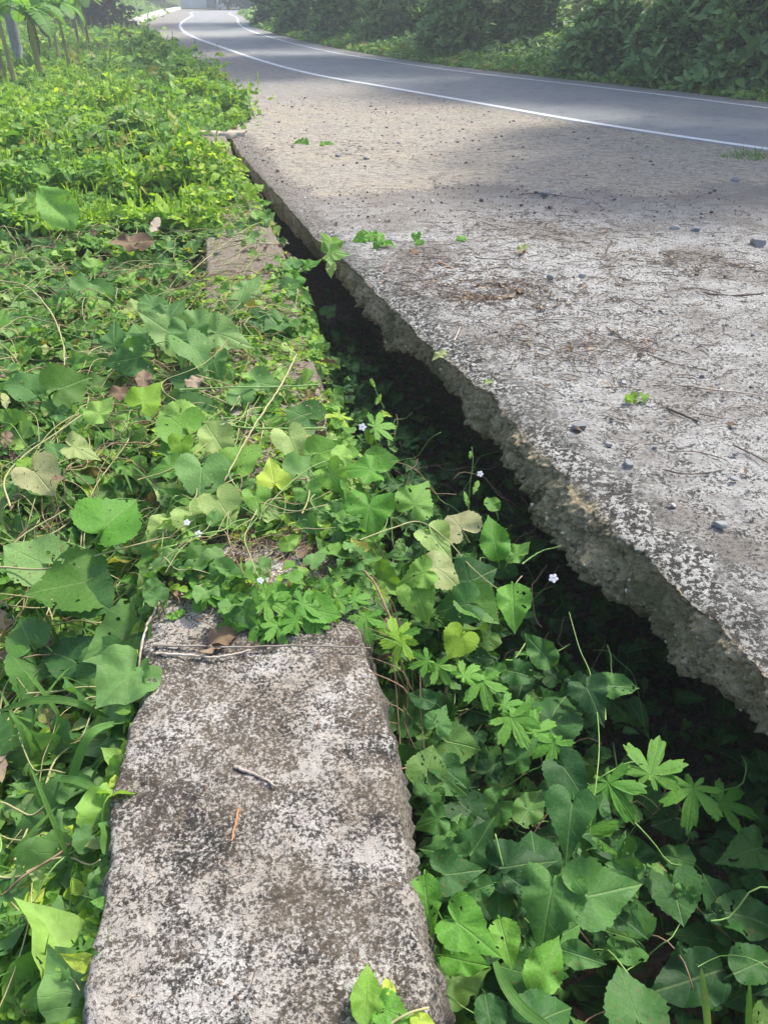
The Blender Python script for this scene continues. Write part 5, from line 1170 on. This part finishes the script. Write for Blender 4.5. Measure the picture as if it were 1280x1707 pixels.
def tree(name, label, cat, x, y, h, cr, ch, nl, leafL=.22, mat='tree', trunk_r=.16, low=.25, seed=0, group=None, crown_c=None, n_clump=44):
    z0 = float(ground_z(x, y)); e = empty(name, (x, y, z0), label, cat, group); r = np.random.default_rng(seed)
    off = np.array(crown_c if crown_c is not None else (0, 0), float)
    b = MB(); top = np.array([off[0]*.7, off[1]*.7, h*.8]); P = spline([(0, 0, -.3), (r.normal(0, .1), r.normal(0, .1), h*.3), top], 14); b.tube(P, trunk_r, trunk_r*.35, 9)
    cc = np.array([off[0], off[1], h-ch/2]); D = norm(r.normal(0, 1, (n_clump, 3))); R = r.random(n_clump)**.35
    C = cc+D*R[:, None]*np.array([cr, cr, ch/2]); C[:, 2] = np.maximum(C[:, 2], low)
    for k in range(12):
        q = C[k]; s = P[int(r.integers(4, 12))]; b.tube(spline([s, (s+q)/2+[0, 0, .15*h*.3], q], 9), trunk_r*.4, .015, 6)
    b.build('trunk', M['bark'], e)
    m = nl//n_clump; b = MB(); T = tpls('ovate', 1, 4) if mat != 'shrub' else tpls('long', 1, 4)
    for k in range(n_clump):
        rad = cr*r.uniform(.22, .40); p = C[k]+r.normal(0, 1, (m, 3))*rad*[.62, .62, .45]
        F = frames(m, .6, (0, -.25, 0), droop=.4); sz = leafL*r.lognormal(0, .25, m); b.inst(T[k % 4], p, F, sz, np.clip(r.random(m)*.7+.3*r.random(), 0, .98), 0)
    b.build('crown', M[mat], e); return e
def shrub(x, y, wdt, h, nros, leafL, label, seed, mat='shrub', group='shrubs along the far side of the road'):
    z0 = float(ground_z(x, y)); e = empty('shrub', (x, y, z0), label, 'shrub', group); r = np.random.default_rng(seed)
    D = norm(r.normal(0, 1, (nros, 3))+[0, -.25, .35]); D[:, 2] = np.abs(D[:, 2])*.95-.05; R = r.uniform(.45, 1.0, nros)**.6*(1+.22*fbm(D[:, 0]*2+seed, D[:, 1]*2, D[:, 2]*2))
    C = D*R[:, None]*[wdt/2, wdt/2, h]; C[:, 2] = np.maximum(C[:, 2], .06)
    b = MB()
    for k in range(0, nros, 6): b.tube(spline([(r.normal(0, .08), r.normal(0, .08), -.1), C[k]*[.4, .4, .55], C[k]], 7), .018, .004, 5)
    b.build('branches', M['bark'], e)
    b = MB(); T = tpls('long', 1, 4)
    ax = norm(D*.6+np.array([-.1, -.25, .8])+r.normal(0, .2, (nros, 3)))
    for j in range(8):
        ph = 2*math.pi*j/8+r.uniform(0, 6.28, nros); A = norm(np.cross(ax, [1., .3, .2])); B = np.cross(ax, A); rad = np.cos(ph)[:, None]*A+np.sin(ph)[:, None]*B
        op = r.uniform(.45, 1.0, nros)[:, None]; Tt = norm(ax*np.cos(op)+rad*np.sin(op)); N = norm(ax*np.sin(op)-rad*np.cos(op)); X = np.cross(Tt, N)
        Fm = np.stack([X, Tt, N], -1)*np.array([1.15, 1, 1])[None, None, :]
        rn = np.clip(.5+.35*r.normal(0, 1, nros), 0, .98)
        b.inst(T[j % 4], C-ax*.03*(j % 3), Fm, 1.2*leafL*r.lognormal(0, .2, nros), rn, 0)
    b.build('foliage', M[mat], e)
SH = [(1215,150,1.9,1.9,420,.20,'shrub with drooping rosettes at the right edge of the photo'),(1100,140,1.7,1.7,420,.20,'tall shrub with large pale rosettes beside the dark hollow'),(985,125,1.7,1.3,380,.19,'low spreading shrub left of the dark hollow'),(880,92,1.6,2.0,380,.20,'upright shrub behind the low spreading one'),
      (760,95,1.9,1.8,420,.18,'dense shrub beside the grassy verge'),(660,75,2.2,2.0,420,.2,'rounded shrub with upright leaves left of the verge grass'),(575,66,2.2,2.2,380,.22,'dark shrub near the bend'),(500,55,2.6,2.6,380,.24,'shrub at the inside of the bend'),(450,42,2.8,3.0,380,.28,'furthest shrub on the inside of the bend')]
for k, (u, v, wd, hh, nr_, ll, lab) in enumerate(SH):
    c = at(u, v, .05); 
    while float(side_of_road(np.array([c[0]]), np.array([c[1]]))[0]) < wd*.5+.3: c = c+np.array([.12, .16, 0])
    shrub(c[0], c[1], wd, hh, nr_, ll, lab, 40+k)
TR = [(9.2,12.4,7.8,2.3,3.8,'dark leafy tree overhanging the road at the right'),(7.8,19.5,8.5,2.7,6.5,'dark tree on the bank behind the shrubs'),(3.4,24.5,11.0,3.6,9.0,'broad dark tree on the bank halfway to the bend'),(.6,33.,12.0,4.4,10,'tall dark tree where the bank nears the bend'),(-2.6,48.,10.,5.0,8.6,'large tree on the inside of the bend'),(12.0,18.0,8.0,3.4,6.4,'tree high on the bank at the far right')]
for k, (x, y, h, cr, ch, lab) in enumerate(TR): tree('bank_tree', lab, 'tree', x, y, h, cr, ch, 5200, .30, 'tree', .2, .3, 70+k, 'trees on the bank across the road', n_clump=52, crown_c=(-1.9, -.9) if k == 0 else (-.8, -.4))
TL = [(300,8,6,4,5.6,'distant tree behind the verge left of the white house'),(250,12,7,5,6.6,'distant tree rising behind the pale kerb'),(178,46,4.5,1.3,4.2,'small dark tree behind the banana plants'),(120,30,6,2.8,5.6,'dark tree behind the banana row'),(40,30,6,2.8,5.6,'dark tree at the back of the plot at the left edge'),(408,16,4,2.0,3.8,'dark bushy tree right of the white house')]
for k, (u, v, h, cr, ch, lab) in enumerate(TL):
    c = at(u, v, 0); tree('field_tree', lab, 'tree', c[0], c[1], h, cr*1.2, ch, 4200, .34, 'tree', .14, .25, 90+k, 'trees beyond the field')

# kerb by the bend
KP = spline([at(u, v, .1) for u, v in [(222,40),(240,30),(268,21),(298,14)]], 40); V = []
for i, p in enumerate(KP):
    h_ = .24+.03*float(fbm(i*.4, 2)); 
    for dx, z in ((.14, -.1), (.13, h_-.02), (.11, h_), (-.11, h_), (-.13, h_-.02), (-.14, -.1)): V.append((p[0]+dx*1.6, p[1], z))
o = link('kerb', mesh('kerb', V, grid_faces(len(KP), 6), M['kerb'])); tag(o, kind='structure')

# white house at the end of the road
hc = at(352, 14, 0); e = empty('house', (hc[0], hc[1]+3, 0), 'small white house at the far end of the road beyond the bend', 'house')
b = MB(); b.box((0, 0, 1.5), (6, 5, 3)); b.build('wall', M['white'], e, smooth=False)
b = MB(); b.add([(-3.4, -2.9, 2.95), (3.4, -2.9, 2.95), (3.4, 2.9, 2.95), (-3.4, 2.9, 2.95), (-3.4, 0, 4.3), (3.4, 0, 4.3)], [[0, 1, 5, 4], [2, 3, 4, 5]]); b.add([(-3.4, -2.9, 2.95), (-3.4, 2.9, 2.95), (-3.4, 0, 4.3), (3.4, -2.9, 2.95), (3.4, 2.9, 2.95), (3.4, 0, 4.3)], [[0, 1, 2], [3, 4, 5]]); b.build('roof', M['roof'], e, smooth=False)
for x in (-1.9, 1.9):
    b = MB(); b.box((x, -2.53, 1.6), (1.0, .08, 1.1)); w_ = b.build('window', M['kerb'], e, smooth=False)
    b = MB(); b.box((x, -2.585, 1.6), (.84, .03, .94)); b.build('pane', M['glass'], w_, smooth=False)
b = MB(); b.box((0, -2.54, 1.02), (.95, .08, 2.04)); d_ = b.build('door', M['roof'], e, smooth=False)
b = MB(); b.box((.36, -2.60, 1.0), (.05, .05, .12)); b.build('handle', M['glass'], d_, smooth=False)

# ------------------------------------------------------------------ air
b = MB(); b.box((0, 300, 6.5), (1000, 900, 21)); t = NT('haze'); pv = t.n('VolumePrincipled'); pv.inputs['Color'].default_value = (.90, .95, 1, 1); pv.inputs['Density'].default_value = .0044; pv.inputs['Anisotropy'].default_value = .35  # haze volume added to give the milky veil of lens flare
oo = t.n('OutputMaterial'); t.t.links.new(pv.outputs[0], oo.inputs['Volume']); o = b.build('haze', t.m, smooth=False); tag(o, kind='stuff', label='thin pale haze added as a lens-flare veil over the road and field')
